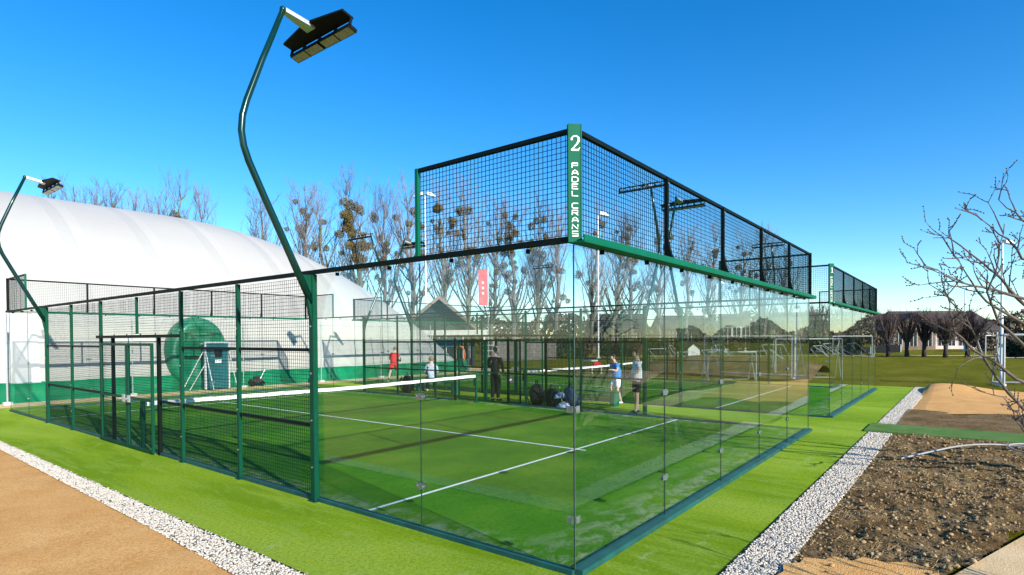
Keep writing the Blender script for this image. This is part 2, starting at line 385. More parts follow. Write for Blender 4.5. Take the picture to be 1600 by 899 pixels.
s = rng.uniform(.007, .018, len(t))*(1+.5*t)
stones('loose_gravel', np.stack([xL, yL, .004+s*.3], 1), s, 'stone', 'pale crushed gravel lying in a narrow strip left of the court turf')
t = rng.uniform(0, 1, 23000)**1.7
xR = -.8+25.4*t; inn = np.interp(xR, [-1, 24.6], [-1.04, -1.21]); outR = np.interp(xR, [-1, 1.6, 5, 12, 24.6], [-1.50, -1.44, -1.48, -1.52, -1.64])
fR = rng.uniform(-.02, 1.1, len(t)); k = (xR < 10.55) | (xR > 12.05)
s = rng.uniform(.007, .018, len(t))*(1+.6*t); P = np.stack([xR, inn+(outR-inn)*fR, .004+s*.3], 1)
stones('loose_gravel', P[k], s[k], 'stone', 'pale crushed gravel lying between the lime turf and the dug soil')
# jute erosion matting
def left_h(X, Y):
    e = np.clip((-1.75-X)/2.5, 0, 1); return -.02+.02*np.clip((-1.6-X)/.4, 0, 1)+.006*fbm(X, Y, 3, 4)+.03*e*fbm(X, Y, .7, 2, seed=2)
tag(grid('jute_matting', -9, -1.60, -5, 22, 150, 520, left_h, 'jute', lambda x, y: x < np.interp(y, [-6, 1, 5, 12, 23], [-1.93, -1.88, -1.78, -1.68, -1.60])), kind='structure')
# dug soil bed
def soil_in(x, y): return (y < np.interp(x, [-2, 1.6, 5, 12], [-1.50, -1.42, -1.46, -1.50])) & (y > -2.66-.325*(x-2)+.03*np.sin(9*x)) & (x < 10.62+.03*np.sin(13*y)) & (x > .9)
def soil_h(X, Y):
    e = np.clip((-1.40-Y)/.35, 0, 1); return -.02+e*(.035+.032*fbm(X, Y, 5, 6, .78)+.03*fbm(X, Y, 1.1, 2, seed=3))
tag(grid('soil_bed', .8, 10.8, -6.2, -1.35, 520, 260, soil_h, 'soil', soil_in), kind='structure')
n = 9000; x = .9+9.7*rng.uniform(0, 1, n)**1.3; y = rng.uniform(-5.6, -1.4, n); k = soil_in(x, y); x = x[k]; y = y[k]
s = rng.uniform(.006, .019, len(x))*rng.choice([1, 1, 1, 1, 2.2], len(x))
stones('soil_clods', np.stack([x, y, soil_h(x, y)+s*.2], 1), s, 'clod', 'brown clods and pebbles strewn over the dug soil bed', .7)
n = 4200; x = 1.+9.4*rng.uniform(0, 1, n)**1.2; y = rng.uniform(-5.4, -1.5, n); k = soil_in(x, y) & (fbm(x, y, 1.6, 3, .6, 4) > -.1); x = x[k]; y = y[k]; n = len(x)
a = rng.uniform(-.5, .5, n)+np.where(rng.uniform(0, 1, n) < .3, 1.5, 0); l = rng.uniform(.02, .075, n); D = np.stack([np.cos(a)*l, np.sin(a)*l, rng.uniform(-.006, .014, n)], 1); Wd = np.stack([-np.sin(a), np.cos(a), 0*a], 1)*.0022; P0 = np.stack([x, y, soil_h(x, y)+.012], 1)
V_ = np.concatenate([P0-D-Wd, P0+D-Wd, P0+D+Wd, P0-D+Wd, P0-D+[0, 0, .003], P0+D+[0, 0, .003]], 1).reshape(-1, 3); q_ = 6*np.arange(n)[:, None, None]+np.array([(0, 1, 5, 4), (3, 4, 5, 2), (0, 3, 2, 1)])[None]
tag(link(bpy.data.objects.new('dry_straw', npmesh('dry_straw', V_, q_.reshape(-1, 4), 'straw'))), 'dry straw and dead grass scattered over the dug soil', kind='stuff')
flat('sandy_path', [(-1, -1.7), (.9, -2.3), (2, -2.66), (3.97, -3.32), (10.6, -5.46), (16, -7.5), (30, -12), (30, -30), (-1, -30)], -.03, 'sand_path')
flat('jute_matting', [(.5, -1.54), (.9, -1.44), (1.12, -1.50), (1.32, -1.45), (1.43, -1.57), (1.60, -1.58), (1.66, -1.74), (1.80, -1.80), (1.78, -1.95), (1.95, -2.02), (1.92, -2.2), (2.05, -2.35), (1.98, -2.6), (1.7, -2.62), (1, -2.4), (.3, -2.1)], .035, 'jute')
# green mat path crossing to the lawn
mb = MB(); mb.box((10.62, -4.05, .0), (12.0, -1.02, .035)); tag(mb.build('green_mat_path', 'green_mat'), kind='structure')
mb = MB(); mb.box((10.66, -7.6, .0), (11.96, -4.09, .03)); tag(mb.build('green_mat_path', 'green_mat'), kind='structure')
def soil2_h(X, Y): return .02+.03*fbm(X, Y, 2, 5, .6, 5)*np.clip((-1.5-Y)/.4, 0, 1)
tag(grid('soil_bed', 12.1, 16.2, -4.4, -1.5, 160, 120, soil2_h, 'soil', lambda x, y: (x < 15.5+.25*np.sin(3*y)-(y+1.5)*.15)), kind='structure')
def mound_h(X, Y):
    d = np.exp(-(((X-23.2)/1.9)**2+((Y+2.3)/1.3)**2)); return -.03+.27*d*np.clip((-1.25-Y)/.5, 0, 1)*np.clip((25.2-X)/1.2, 0, 1)+.012*fbm(X, Y, 2, 4)+.05*np.clip((-1.5-Y)/.4, 0, 1)
tag(grid('jute_mound', 14.9, 25.2, -6.0, -1.45, 260, 130, mound_h, 'jute', lambda x, y: (y > -4.55-.12*(x-15)) & (y < -1.6) & (x < 24.7+.25*(y+1.6)) & (x > 15.3+.25*np.sin(3*y)-(y+1.5)*.15)), kind='structure')
flat('sandy_path', [(12.05, -4.45), (15.4, -4.5), (19, -5.0), (24, -5.6), (24, -6.6), (18, -6.0), (12.05, -5.4)], -.02, 'sand_path')
tag(grid('soil_bed', 18.5, 24, -9, -5.6, 80, 60, lambda X, Y: .02+.05*fbm(X, Y, 2, 4), 'soil'), kind='structure')
# earth bank behind the second court
def bank_h(X, Y):
    return -.08+1.05*np.exp(-((X-30-.4*(Y-7))/2.6)**2)*np.exp(-(((Y-8)/6.5)**4))+.04*fbm(X, Y, 1.2, 4)
o = tag(grid('earth_bank', 24.8, 37, -1, 17, 160, 200, bank_h, 'soil', lambda x, y: (bank_h(x, y) > .08) & (y > 2.8)), kind='structure')
flat('field_path', [tuple(at(900, 66)[:2]), tuple(at(1600, 61)[:2]), tuple(at(1600, 62.5)[:2]), tuple(at(900, 68)[:2])], -.045, 'sand_path')
# dark edging boards along the gravel
for a, b in (((-1.485, -6), (-1.505, 21.1)), ((-1.0, -1.035), (24.6, -1.205))):
    mb = MB(); d = Vector((b[0]-a[0], b[1]-a[1], 0)); L = d.length; T = Matrix.Translation((a[0], a[1], 0)) @ Matrix.Rotation(math.atan2(d.y, d.x), 4, 'Z')
    mb.box((0, -.006, -.03), (L, .006, .014), T=T)
    tag(mb.build('edging_strip', 'lamp_black'), 'thin black edging strip between lime turf and '+('left gravel' if a[1] < -5 else 'gravel beside the dug soil'), 'edging')

# ---------------------------------------------------------------- padel courts
SIDES = {'S0': ((0, 0), R(90), 20), 'S1': ((10, 20), R(-90), 20), 'B0': ((10, 0), R(180), 10), 'B1': ((0, 20), 0., 10)}
def place(data, name, root, side, u, z=0., n=0., parent=None):
    (ox, oy), a, L = SIDES[side]; ca, sa = math.cos(a), math.sin(a)
    o = bpy.data.objects.new(name, data)
    return link(o, root, (ox+ca*u-sa*n, oy+sa*u+ca*n, z), a)
def wires(w_, h_, sp=.05, r=.0024, r2=None):
    mb = MB(); r2 = r2 or r
    for i in range(int(round(w_/sp))+1):
        x = min(i*sp, w_); mb.add([(x-r, -r, 0), (x+r, -r, 0), (x+r, r, 0), (x-r, r, 0), (x-r, -r, h_), (x+r, -r, h_), (x+r, r, h_), (x-r, r, h_)], [(0, 1, 5, 4), (1, 2, 6, 5), (2, 3, 7, 6), (3, 0, 4, 7)])
    for i in range(int(round(h_/sp))+1):
        z = min(i*sp, h_); o = .0045; mb.add([(0, -r+o, z-r2), (0, r+o, z-r2), (0, r+o, z+r2), (0, -r+o, z+r2), (w_, -r+o, z-r2), (w_, r+o, z-r2), (w_, r+o, z+r2), (w_, -r+o, z+r2)], [(0, 4, 5, 1), (1, 5, 6, 2), (2, 6, 7, 3), (3, 7, 4, 0)])
    return mb
def glass_data():
    mb = MB(); W, H, t = 1.992, 2.93, .006
    mb.add([(0, -t, 0), (W, -t, 0), (W, t, 0), (0, t, 0), (0, -t, H), (W, -t, H), (W, t, H), (0, t, H)], [(0, 1, 5, 4), (2, 3, 7, 6)], 0)
    mb.add([(0, -t, 0), (W, -t, 0), (W, t, 0), (0, t, 0), (0, -t, H), (W, -t, H), (W, t, H), (0, t, H)], [(1, 2, 6, 5), (3, 0, 4, 7), (4, 5, 6, 7), (0, 3, 2, 1)], 1)
    return mb.data('glass_panel', ['court_glass', 'glass_edge'])
def clamp_data():
    mb = MB()
    for s_ in (-1, 1):
        T = Matrix.Rotation(R(90), 4, 'X'); pts = [(.075*math.copysign(abs(math.cos(t_))**.5, math.cos(t_)), .035*math.copysign(abs(math.sin(t_))**.6, math.sin(t_))) for t_ in [2*math.pi*k/16 for k in range(16)]]
        mb.prism(pts, s_*.008 if s_ > 0 else -.014, .014 if s_ > 0 else -.008, 0, T)
        for dx in (-.045, .045): mb.tube([(dx, -.022*s_, 0), (dx, -.012*s_, 0)], .011, 8, 1)
    return mb.data('clamp', ['clamp_steel', 'bolt'])
def post_data(wd, dp, h, bolts=True, matn='green_steel', z0=0.):
    mb = MB(); mb.bbox((-wd/2, .004, z0), (wd/2, dp, h), .008, 0); mb.bbox((-wd/2-.035, -.03, z0-.0), (wd/2+.035, dp+.03, z0+.008), .01, 0) if z0 == 0 else None
    if bolts:
        z = .45
        while z < h-.1:
            mb.tube([(0, dp-.001, z), (0, dp+.010, z)], .013, 8, 1); z += .62
    return mb.data('post', [matn, 'bolt'])
def rail_data(L, y0, y1, z0, z1, matn, name='rail'):
    mb = MB(); mb.box((0, y0, z0), (L, y1, z1)); return mb.data(name, [matn])
G = glass_data(); CL = clamp_data()
D_post = post_data(.07, .06, 2.985); D_big = post_data(.105, .075, 2.99); D_upost = post_data(.05, .05, .72, False)
D_mesh3 = wires(1.92, 2.90, .05, .0018, .0024).data('mesh_panel', ['mesh_wire']); D_meshtop = wires(1.92, .70, .05, .0018, .0024).data('mesh_panel', ['mesh_wire'])
D_meshup = wires(1.94, .90, .05, .0023, .0023).data('mesh_panel', ['mesh_wire'])
_c = MB(); _c.bbox((-.014, -.0125, 2.945), (.014, .035, 2.984), .008); D_clip = _c.data('glass_clip', ['dark_steel'])
D_rail2 = rail_data(1.92, -.022, .022, -.022, .022, 'dark_steel', 'cross_rail')
D_gate_mesh = wires(1.20, 2.0, .05, .0018, .0024).data('gate_mesh', ['mesh_wire'])

def stroke(mb, pts, wid, T, th=.004):     # flat lettering stroke with a width of its own at each point
    n = len(pts); L = []; Rr = []
    for i in range(n):
        a = Vector(pts[max(i-1, 0)]); b = Vector(pts[min(i+1, n-1)]); d = (b-a).normalized(); nrm = Vector((-d.y, d.x))
        p = Vector(pts[i]); L.append(p+nrm*wid[i]/2); Rr.append(p-nrm*wid[i]/2)
    for i in range(n-1):
        q = [L[i], Rr[i], Rr[i+1], L[i+1]]
        mb.prism([(p.x, p.y) for p in q], 0, th, 0, T)
LET = {'P': [[(0, 0), (0, 1)], [(0, 1), (.85, 1), (.85, .5), (0, .5)]], 'A': [[(0, 0), (.12, .7), (.45, 1), (.78, .7), (.9, 0)], [(.1, .35), (.8, .35)]],
       'D': [[(0, 0), (0, 1), (.6, 1), (.9, .75), (.9, .25), (.6, 0), (0, 0)]], 'E': [[(.9, 1), (0, 1), (0, 0), (.9, 0)], [(0, .5), (.75, .5)]], 'L': [[(0, 1), (0, 0), (.9, 0)]],
       'C': [[(.9, 1), (.15, 1), (0, .8), (0, .2), (.15, 0), (.9, 0)]], 'R': [[(0, 0), (0, 1), (.85, 1), (.85, .5), (0, .5)], [(.4, .5), (.9, 0)]], 'N': [[(0, 0), (0, 1), (.85, 0), (.85, 1)]],
       'S': [[(.9, 1), (0, 1), (0, .52), (.9, .48), (.9, 0), (0, 0)]]}
def corner_sign(root, num):
    c = Vector((-.045, -.045, 0)); T0 = Matrix.Translation((-.050, -.050, 0)) @ Matrix.Rotation(R(-45), 4, 'Z') @ Matrix.Rotation(R(90), 4, 'X')
    # in T0: x along the plate, y up, z out of the plate towards the viewer
    mb = MB(); mb.box((-.062, 2.99, -.03), (.062, 4.03, 0), 0, T0); mb.box((-.062, 2.99, -.045), (-.050, 4.03, .004), 0, T0); mb.box((.050, 2.99, -.045), (.062, 4.03, .004), 0, T0)
    s_ = mb.build('sign_post', ['green_steel_bright'], root)
    mb = MB()
    if num == 2:
        cx, cy, s2 = -.038, 3.795, .115
        pts = [(.08, .78), (.06, .92), (.2, 1.08), (.45, 1.12), (.62, .98), (.64, .78), (.5, .52), (.28, .28), (.1, .1)]; wd = [.16, .13, .09, .10, .16, .18, .13, .09, .07]
        stroke(mb, [(cx+a*s2*.98, cy+b*s2) for a, b in pts], [k*s2 for k in wd], T0)
        stroke(mb, [(cx+.02*s2, cy+.05*s2), (cx+.60*s2, cy+.05*s2), (cx+.70*s2, cy+.26*s2)], [.15*s2, .15*s2, .04*s2], T0)
    else:
        cx, cy, s2 = -.02, 3.795, .115
        stroke(mb, [(cx+.3*s2, cy), (cx+.3*s2, cy+1.1*s2)], [.17*s2, .17*s2], T0); stroke(mb, [(cx, cy), (cx+.6*s2, cy)], [.08*s2]*2, T0); stroke(mb, [(cx+.05*s2, cy+.9*s2), (cx+.3*s2, cy+1.08*s2)], [.1*s2]*2, T0)
    mb.build('number', ['white_paint'], s_)
    mb = MB(); z = 3.685; h = .042; stp = .0615
    for ch in 'PADEL CRANS':
        if ch != ' ':
            for st in LET[ch]: stroke(mb, [(-.028+a*.060, z-h+b*h) for a, b in st], [.0098]*len(st), T0)
        z -= stp if ch != ' ' else stp*.75
    mb.build('lettering', ['white_paint'], s_)

def make_gate(root, side, u0, u1, hinge):
    mb = MB(); W = u1-u0; H = 2.08
    for a, b in (((0, 0, .03), (.05, .045, H)), ((W-.05, 0, .03), (W, .045, H)), ((.05, .002, H-.05), (W-.05, .043, H)), ((.05, .002, .03), (W-.05, .043, .08)), ((.05, .002, .98), (W-.05, .043, 1.02))): mb.box(a, b)
    g = place(mb.data('gate', ['green_steel']), 'gate', root, side, u0, 0, .085)
    s = wires(W-.1, H-.12, .05, .0018, .0024).build('gate_mesh', ['mesh_wire'], g, (.05, .02, .08))
    mb = MB(); x = .06 if hinge else W-.16; mb.box((x, .045, .92), (x+.10, .075, 1.06)); mb.tube([(x+.05, .075, .99), (x+.05, .13, .99), (x+.05+(.10 if hinge else -.1), .13, .99)], .009, 6)
    mb.build('gate_handle', ['lamp_alu'], g)
    return g
def make_court(num, loc, label):
    root = empty('padel_court', loc)
    tag(root, label, 'padel court', 'glass walled padel courts')
    P = lambda d, n, s, u, z=0., k=0.: place(d, n, root, s, u, z, k)
    for s, L, us in (('B0', 10, (0, 2, 4, 6, 8)), ('B1', 10, (0, 2, 4, 6, 8)), ('S0', 20, (0, 2, 16, 18)), ('S1', 20, (0, 2, 16, 18))):
        for u in us:
            g = P(G, 'glass_panel', s, u+.004, .045)
            ends = (0, 2, 4, 6) if s[0] == 'B' else (0, 16)
            if u in ends:
                for zz in (.455, 1.455): link(bpy.data.objects.new('clamp', CL), g, (1.996, 0, zz))
    for s in ('S0', 'S1'):
        for u in (6, 8, 12, 14): P(D_post, 'post', s, u)
        for u in (4, 16): P(D_big, 'post', s, u)
        P(D_upost, 'post', s, 10, 2.26)
        for u in (4, 6, 12, 14):
            P(D_mesh3, 'mesh_panel', s, u+.04, .06)
            for z in (1.0, 2.0): P(D_rail2, 'cross_rail', s, u+.04, z, .028)
        for u in (8, 10):
            P(D_meshtop, 'mesh_panel', s, u+.04, 2.26)
        mb = MB(); mb.box((0, .0, 3.0), (20, .075, 3.045)); mb.box((0, -.03, 3.003), (20, -.0, 3.016)); mb.tube([(.1, -.03, 3.02), (19.9, -.03, 3.02)], .008, 6)
        P(mb.data('top_rail', ['dark_steel']), 'top_rail', s, 0)
        for u in (.5, 1.5, 2.5, 3.5, 16.5, 17.5, 18.5, 19.5): P(D_clip, 'glass_clip', s, u)
        # gateway: lintel, jambs and two leaves
        mb = MB(); mb.bbox((8.05, .0, 2.18), (12.15, .09, 2.24), .01)
        for u in (8.4, 9.1, 9.8, 10.5, 11.2, 11.9): mb.tube([(u, .04, 2.24), (u, .04, 2.262)], .012, 6)
        P(mb.data('lintel', ['lamp_alu' if False else 'dark_steel']), 'lintel', s, 0)
        for u in (8.98, 11.30):
            mb = MB(); mb.bbox((-.035, .0, 0), (.035, .06, 2.18), .008); P(mb.data('jamb', ['dark_steel']), 'jamb', s, u)
        make_gate(root, s, 9.06, 10.26, False); make_gate(root, s, 10.30, 11.75, True)
        for a, b in ((8.04, 8.94), (11.34, 11.96)):
            wd = round(b-a, 2); P(wires(wd, 2.1, .05, .0018, .0024).data('mesh_panel', ['mesh_wire']), 'mesh_panel', s, a, .06)
            P(rail_data(wd, -.02, .02, -.02, .02, 'dark_steel'), 'cross_rail', s, a, 1.0, .028)
        for a, b in ((0, 4), (4, 8.95), (11.33, 16), (16, 20)):
            mb = MB(); mb.box((a, -.035, 0), (b, .045, .045 if b-a < 4.5 and a in (0, 16) else .05)); P(mb.data('base_kerb', ['kerb_green']), 'base_kerb', s, 0)
        for u in (0, 18):
            P(D_meshup, 'mesh_panel', s, u+.03, 3.07)
            mb = MB(); mb.box((u+.0, .0, 3.975), (u+2.0, .035, 4.012)); P(mb.data('fence_rail', ['dark_steel']), 'fence_rail', s, 0)
            uu = 2.0 if u == 0 else 18.0
            mb = MB(); mb.box((uu-.02, .0, 3.045), (uu+.02, .045, 4.012)); mb.box((uu-.03, .0, 3.046), (uu+.03, .06, 3.058)); P(mb.data('fence_post', ['green_steel_bright']), 'fence_post', s, 0)
    for s in ('B0', 'B1'):
        mb = MB(); mb.box((-.06, -.012, 2.985), (10.06, .15, 2.998)); mb.box((-.06, .138, 2.999), (10.06, .15, 3.05)); mb.box((-.06, -.012, 2.999), (10.06, .0, 3.05))
        P(mb.data('ledge_beam', ['green_steel_bright']), 'ledge_beam', s, 0)
        for i in range(10): P(D_clip, 'glass_clip', s, .5+i)
        mb = MB(); mb.box((0, -.035, .001), (10, .085, .055)); P(mb.data('base_kerb', ['kerb_green']), 'base_kerb', s, 0)
        for u in (0, 2, 4, 6, 8): P(D_meshup, 'mesh_panel', s, u+.03, 3.07)
        mb = MB(); mb.box((0, .0, 3.975), (10, .035, 4.015)); P(mb.data('fence_rail', ['dark_steel']), 'fence_rail', s, 0)
        for u in (2, 4, 6, 8):
            mb = MB(); mb.box((u-.022, .004, 3.0), (u+.022, .05, 4.0))
            T = Matrix.Translation((u, 0, 0)) @ Matrix.Rotation(R(90), 4, 'Z') @ Matrix.Rotation(R(90), 4, 'X')
            mb.prism([(.05, 3.32), (.05, 3.0), (.135, 3.0), (.130, 3.04), (.10, 3.09), (.075, 3.16), (.06, 3.24)], -.022, .022, 0, T)
            for z in (3.12, 3.4, 3.68, 3.93): mb.tube([(u, .049, z), (u, .058, z)], .013, 8, 1)
            P(mb.data('fence_post', ['dark_steel', 'bolt']), 'fence_post', s, 0)
    for cx, cy in ((10, 0), (10, 20), (0, 20)):
        mb = MB(); sx = 1 if cx == 10 else -1; sy = -1 if cy == 0 else 1
        mb.box((-.03, -.03, 3.0), (.03, .03, 4.02))
        for z in (3.1, 3.35, 3.6, 3.85): mb.tube([(0, sy*.03, z), (0, sy*.042, z)], .013, 8, 1)
        mb.build('corner_post', ['dark_steel', 'bolt'], root, (cx+sx*.02, cy+sy*.02, 0))
        mb = MB(); mb.box((-.007, -.007, .05), (.007, .007, 2.98)); mb.build('corner_trim', ['glass_edge'], root, (cx, cy, 0))
    mb = MB(); mb.box((-.0105, -.0105, .05), (-.007, -.004, 2.98), 0); mb.box((-.0065, -.0105, .05), (-.002, -.007, 2.98), 1)
    for z in (.5, 1.5):
        mb.box((-.022, .0, z-.035), (-.014, .065, z+.028), 1); mb.box((.0, -.022, z-.035), (.065, -.0141, z+.028), 1)
    mb.build('corner_trim', ['glass_edge', 'clamp_steel'], root)
    corner_sign(root, num)
    return root
make_court(2, (0, 0, 0), 'nearest glass padel court numbered 2 on its corner sign, green steel frame')
make_court(1, (12.6, 0, 0), 'farther glass padel court numbered 1, beyond the walkway with benches')

# nets
def make_net(loc, label):
    root = empty('padel_net', loc); tag(root, label, 'net', 'padel nets')
    mb = MB(); N = 40
    def top(x): return .88+.04*abs(x-5)/5
    sp = .055; n = int(9.8/sp)
    for i in range(n+1):
        x = .1+i*sp; r = .0016; h = top(x)-.02; mb.add([(x-r, -r, .02), (x+r, -r, .02), (x, r, .02), (x-r, -r, h), (x+r, -r, h), (x, r, h)], [(0, 1, 4, 3), (1, 2, 5, 4), (2, 0, 3, 5)])
    for j in range(16):
        z = .03+j*sp; r = .0016; mb.add([(.1, -r, z-r), (.1, r, z-r), (.1, 0, z+r), (9.9, -r, z-r), (9.9, r, z-r), (9.9, 0, z+r)], [(0, 1, 4, 3), (1, 2, 5, 4), (2, 0, 3, 5)])
    mb.build('net_mesh', ['net_black'], root)
    mb = MB(); vs = []; fs = []
    for i in range(N+1):
        x = .08+9.84*i/N; t_ = top(x)+.004*math.sin(i*1.7); vs += [(x, -.012, t_-.085), (x, .012, t_-.085), (x, .012, t_), (x, -.012, t_)]
    for i in range(N):
        for k in range(4): fs.append((4*i+k, 4*i+4+k, 4*i+4+(k+1) % 4, 4*i+(k+1) % 4))
    mb.add(vs, fs); mb.build('net_tape', ['net_tape'], root)
    for x in (.05, 9.95):
        mb = MB(); mb.bbox((x-.035, -.035, 0), (x+.035, .035, .95), .01); mb.box((x-.06, -.09, 0), (x+.06, .09, .012)); mb.box((x-.03, .035, .55), (x+.03, .085, .80)); mb.build('net_post', ['green_steel'], root)
    
make_net((0, 10, 0), 'black net with white tape strung across the nearest court')
make_net((12.6, 10, 0), 'black net with white tape strung across the farther court')

# ---------------------------------------------------------------- floodlight masts
def mast_proto():
    root = empty('floodlight_mast')
    # local frame: x along the court side, y outward, z up; foot on the post bracket
    pts = [(0, .06, 2.62), (0, .40, 3.30), (0, .70, 3.90), (0, .885, 4.28), (0, .945, 4.45), (0, .970, 4.62), (0, .955, 4.80), (0, .90, 5.0), (0, .70, 5.55), (0, .42, 6.27)]
    mb = MB(); mb.tube(pts, [.048, .046, .044, .043, .042, .041, .040, .039, .036, .032], 12); mb.sphere((0, .42, 6.28), .042, 8, 6)
    mb.build('pole', ['pole_steel'], root, smooth=True)
    mb = MB(); T = Matrix.Rotation(R(90), 4, 'Z') @ Matrix.Rotation(R(90), 4, 'X')
    mb.prism([(.075, 2.35), (.075, 2.98), (.20, 2.98), (.16, 2.82), (.12, 2.6)], -.028, .028, 0, T); mb.build('bracket', ['green_steel'], root)
    mb = MB()
    vs = [(-.045, .40, 6.25), (.045, .40, 6.25), (.09, .02, 6.18), (-.09, .02, 6.18), (-.045, .40, 6.30), (.045, .40, 6.30), (.09, .02, 6.23), (-.09, .02, 6.23)]
    mb.add(vs, [(0, 3, 2, 1), (4, 5, 6, 7), (0, 1, 5, 4), (1, 2, 6, 5), (2, 3, 7, 6), (3, 0, 4, 7)]); mb.build('arm', ['lamp_alu'], root)
    mb = MB(); Tt = Matrix.Translation((0, -.06, 6.19)) @ Matrix.Rotation(R(14), 4, 'X') @ Matrix.Diagonal((.84, .84, .8, 1))
    mb.add([Tt @ Vector(p) for p in ((-.80, -.10, 0), (.80, -.10, 0), (.80, .10, 0), (.12, .20, .0), (-.12, .20, .0), (-.80, .10, 0), (-.80, -.10, .035), (.80, -.10, .035), (.80, .10, .035), (.12, .20, .035), (-.12, .20, .035), (-.80, .10, .035))],
           [(5, 4, 3, 2, 1, 0), (6, 7, 8, 9, 10, 11)]+[(i, (i+1) % 6, (i+1) % 6+6, i+6) for i in range(6)])
    for x in (-.79, -.42, 0, .42, .79): mb.box((x-.012, -.09, -.11), (x+.012, -.05, .0), 0, Tt)
    mb.build('lamp_hood', ['lamp_black'], root)
    for sx in (-1, 1):
        mb = MB(); Tl = Matrix.Translation((sx*.335, -.14, 6.05)) @ Matrix.Rotation(R(16), 4, 'X') @ Matrix.Diagonal((.84, .66, .85, 1))
        mb.box((-.385, -.10, 0), (.385, .10, .05), 0, Tl)
        for k in range(9): mb.box((-.36+k*.087, -.085, .05), (-.35+k*.087, .085, .075), 0, Tl)
        for x in (-.25, .25): mb.box((x-.02, -.01, .05), (x+.02, .01, .16), 1, Tl)
        l = mb.build('lamp_housing', ['lamp_black', 'lamp_alu'], root)
        mb = MB()
        for x in (-.19, .19): mb.box((x-.175, -.085, -.004), (x+.175, .085, -.001), 0, Tl)
        mb.build('lens', ['lamp_lens'], l)
    return root
MG = 'bent green floodlight masts on the court posts'
mproto = mast_proto(); first = True
for cx, side, y, lab in ((0, 0, 4, 'nearest tall bent green floodlight mast rising from the thick front post of court 2'),
                    (0, 0, 16, 'bent floodlight mast at the far left end of the nearest court, before the white dome'),
                    (10, 1, 4, 'floodlight mast on the walkway side of court 2 near the white shirted man'),
                    (10, 1, 16, 'floodlight mast on the walkway side of court 2 nearest the dome'),
                    (12.6, 0, 4, 'floodlight mast on the walkway side of court 1 near the white shirted man'),
                    (12.6, 0, 16, 'floodlight mast on the walkway side of court 1 nearest the dome'),
                    (22.6, 1, 4, 'floodlight mast on the far outer side of court 1 at its front end'),
                    (22.6, 1, 16, 'floodlight mast on the far outer side of court 1 at its back end')):
    m = mproto if first else copy_tree(mproto); first = False
    m.location = (cx, y, 0); m.rotation_euler = (0, 0, R(90) if side == 0 else R(-90)); tag(m, lab, 'floodlight mast', MG)

# ---------------------------------------------------------------- air dome
DX1, DY0, DW, DH, DR = 24.2, 23.6, 24., 9.4, 15.
root = empty('air_dome', (12, DY0, 0)); tag(root, 'large white inflated tennis hall with green skirt behind the courts', 'air dome')
def dome_pt(xx, w_):
    e = max(0., (xx-(DX1-DR))/DR); g = math.sqrt(max(0., 1-e*e)); e2 = max(0., ((-16+DR)-xx)/DR); g *= math.sqrt(max(0., 1-min(1, e2)**2))
    return DY0+DW/2+w_*DW/2, DH*math.sqrt(max(0., 1-w_*w_))*g
xs = [-16+DR-DR*math.sin(t_) for t_ in np.linspace(math.pi/2, 0, 30)]+list(np.linspace(-.9, DX1-DR-.1, 30))+[DX1-DR+DR*math.sin(t_) for t_ in np.linspace(0, math.pi/2, 60)]
ws = [-math.cos(t_) for t_ in np.linspace(0, math.pi, 90)]
V = []
for xx in xs:
    for w_ in ws:
        yy, zz = dome_pt(xx, w_); V.append((xx-12, yy-DY0, zz))
V = np.array(V); nx, ny = len(xs), len(ws); i = np.arange(nx*ny).reshape(nx, ny)
F = np.stack([i[:-1, :-1].ravel(), i[1:, :-1].ravel(), i[1:, 1:].ravel(), i[:-1, 1:].ravel()], 1)
link(bpy.data.objects.new('membrane', npmesh('membrane', V, F, 'dome_membrane', True)), root)
mb = MB(); n = 120; vs = []; fs = []      # green skirt round the foot
for k in range(n+1):
    xx = -16.05+40.3*k/n; h = .64+.012*math.sin(xx*1.9)+.01*math.sin(xx*4.3+1)
    for (o, zz) in ((-.42, -.06), (-.30, .05), (-.16+.03*math.sin(xx*3), h*.5), (-.05, h), (.03, h)): vs.append((xx-12, o, zz))
for k in range(n):
    for j in range(4): fs.append((k*5+j, k*5+5+j, k*5+6+j, k*5+1+j))
vs2 = []
mb.add(vs, fs); off = len(vs); vs = []; fs = []
for k in range(61):
    yy = DW*k/60; h = .60+.05*math.sin(yy*1.9)
    for (o, zz) in ((.42, -.06), (.30, .05), (.16, h*.5), (.05, h), (-.03, h)): vs.append((DX1-12+o, yy, zz))
for k in range(60):
    for j in range(4): fs.append((k*5+j, k*5+1+j, k*5+6+j, k*5+5+j))
mb.add(vs, fs); mb.build('skirt', ['membrane_skirt'], root, smooth=True)
# inflated green airlock collar with a door
mb = MB(); cx, cz, ra, rb = 7.0-12, 1.50, 1.22, 1.55; vs = []; fs = []; NT = 40
prof = [(1.0, .75), (1.05, .2), (1.02, -.12), (.95, -.28), (.86, -.34), (.72, -.33), (.66, -.24), (.60, -.22), (.0, -.20)]
for k in range(NT):
    t_ = 2*math.pi*k/NT
    for (s_, o) in prof: vs.append((cx+math.cos(t_)*ra*s_, o+.02*math.sin(5*t_), max(-.05, cz+math.sin(t_)*rb*s_)))
np_ = len(prof)
for k in range(NT):
    for j in range(np_-1): fs.append((k*np_+j, ((k+1) % NT)*np_+j, ((k+1) % NT)*np_+j+1, k*np_+j+1))
mb.add(vs, fs); ring = mb.build('entrance_collar', ['ring_green'], root, smooth=True)
mb = MB()
x0, x1, yo, h = 6.95-12, 7.95-12, -.85, 1.98
for a in (x0, x1):
    mb.box((a-.035, yo-.03, 0), (a+.035, yo+.04, h)); mb.box((a-.03, -.5, h-.07), (a+.03, -.5+.06, h-.01)); mb.tube([(a, yo, h-.05), (a, -.4, h-.05)], .025, 6)
    mb.tube([(a, yo, h-.3), (a+(.0), yo-.75, .02)], .022, 6)
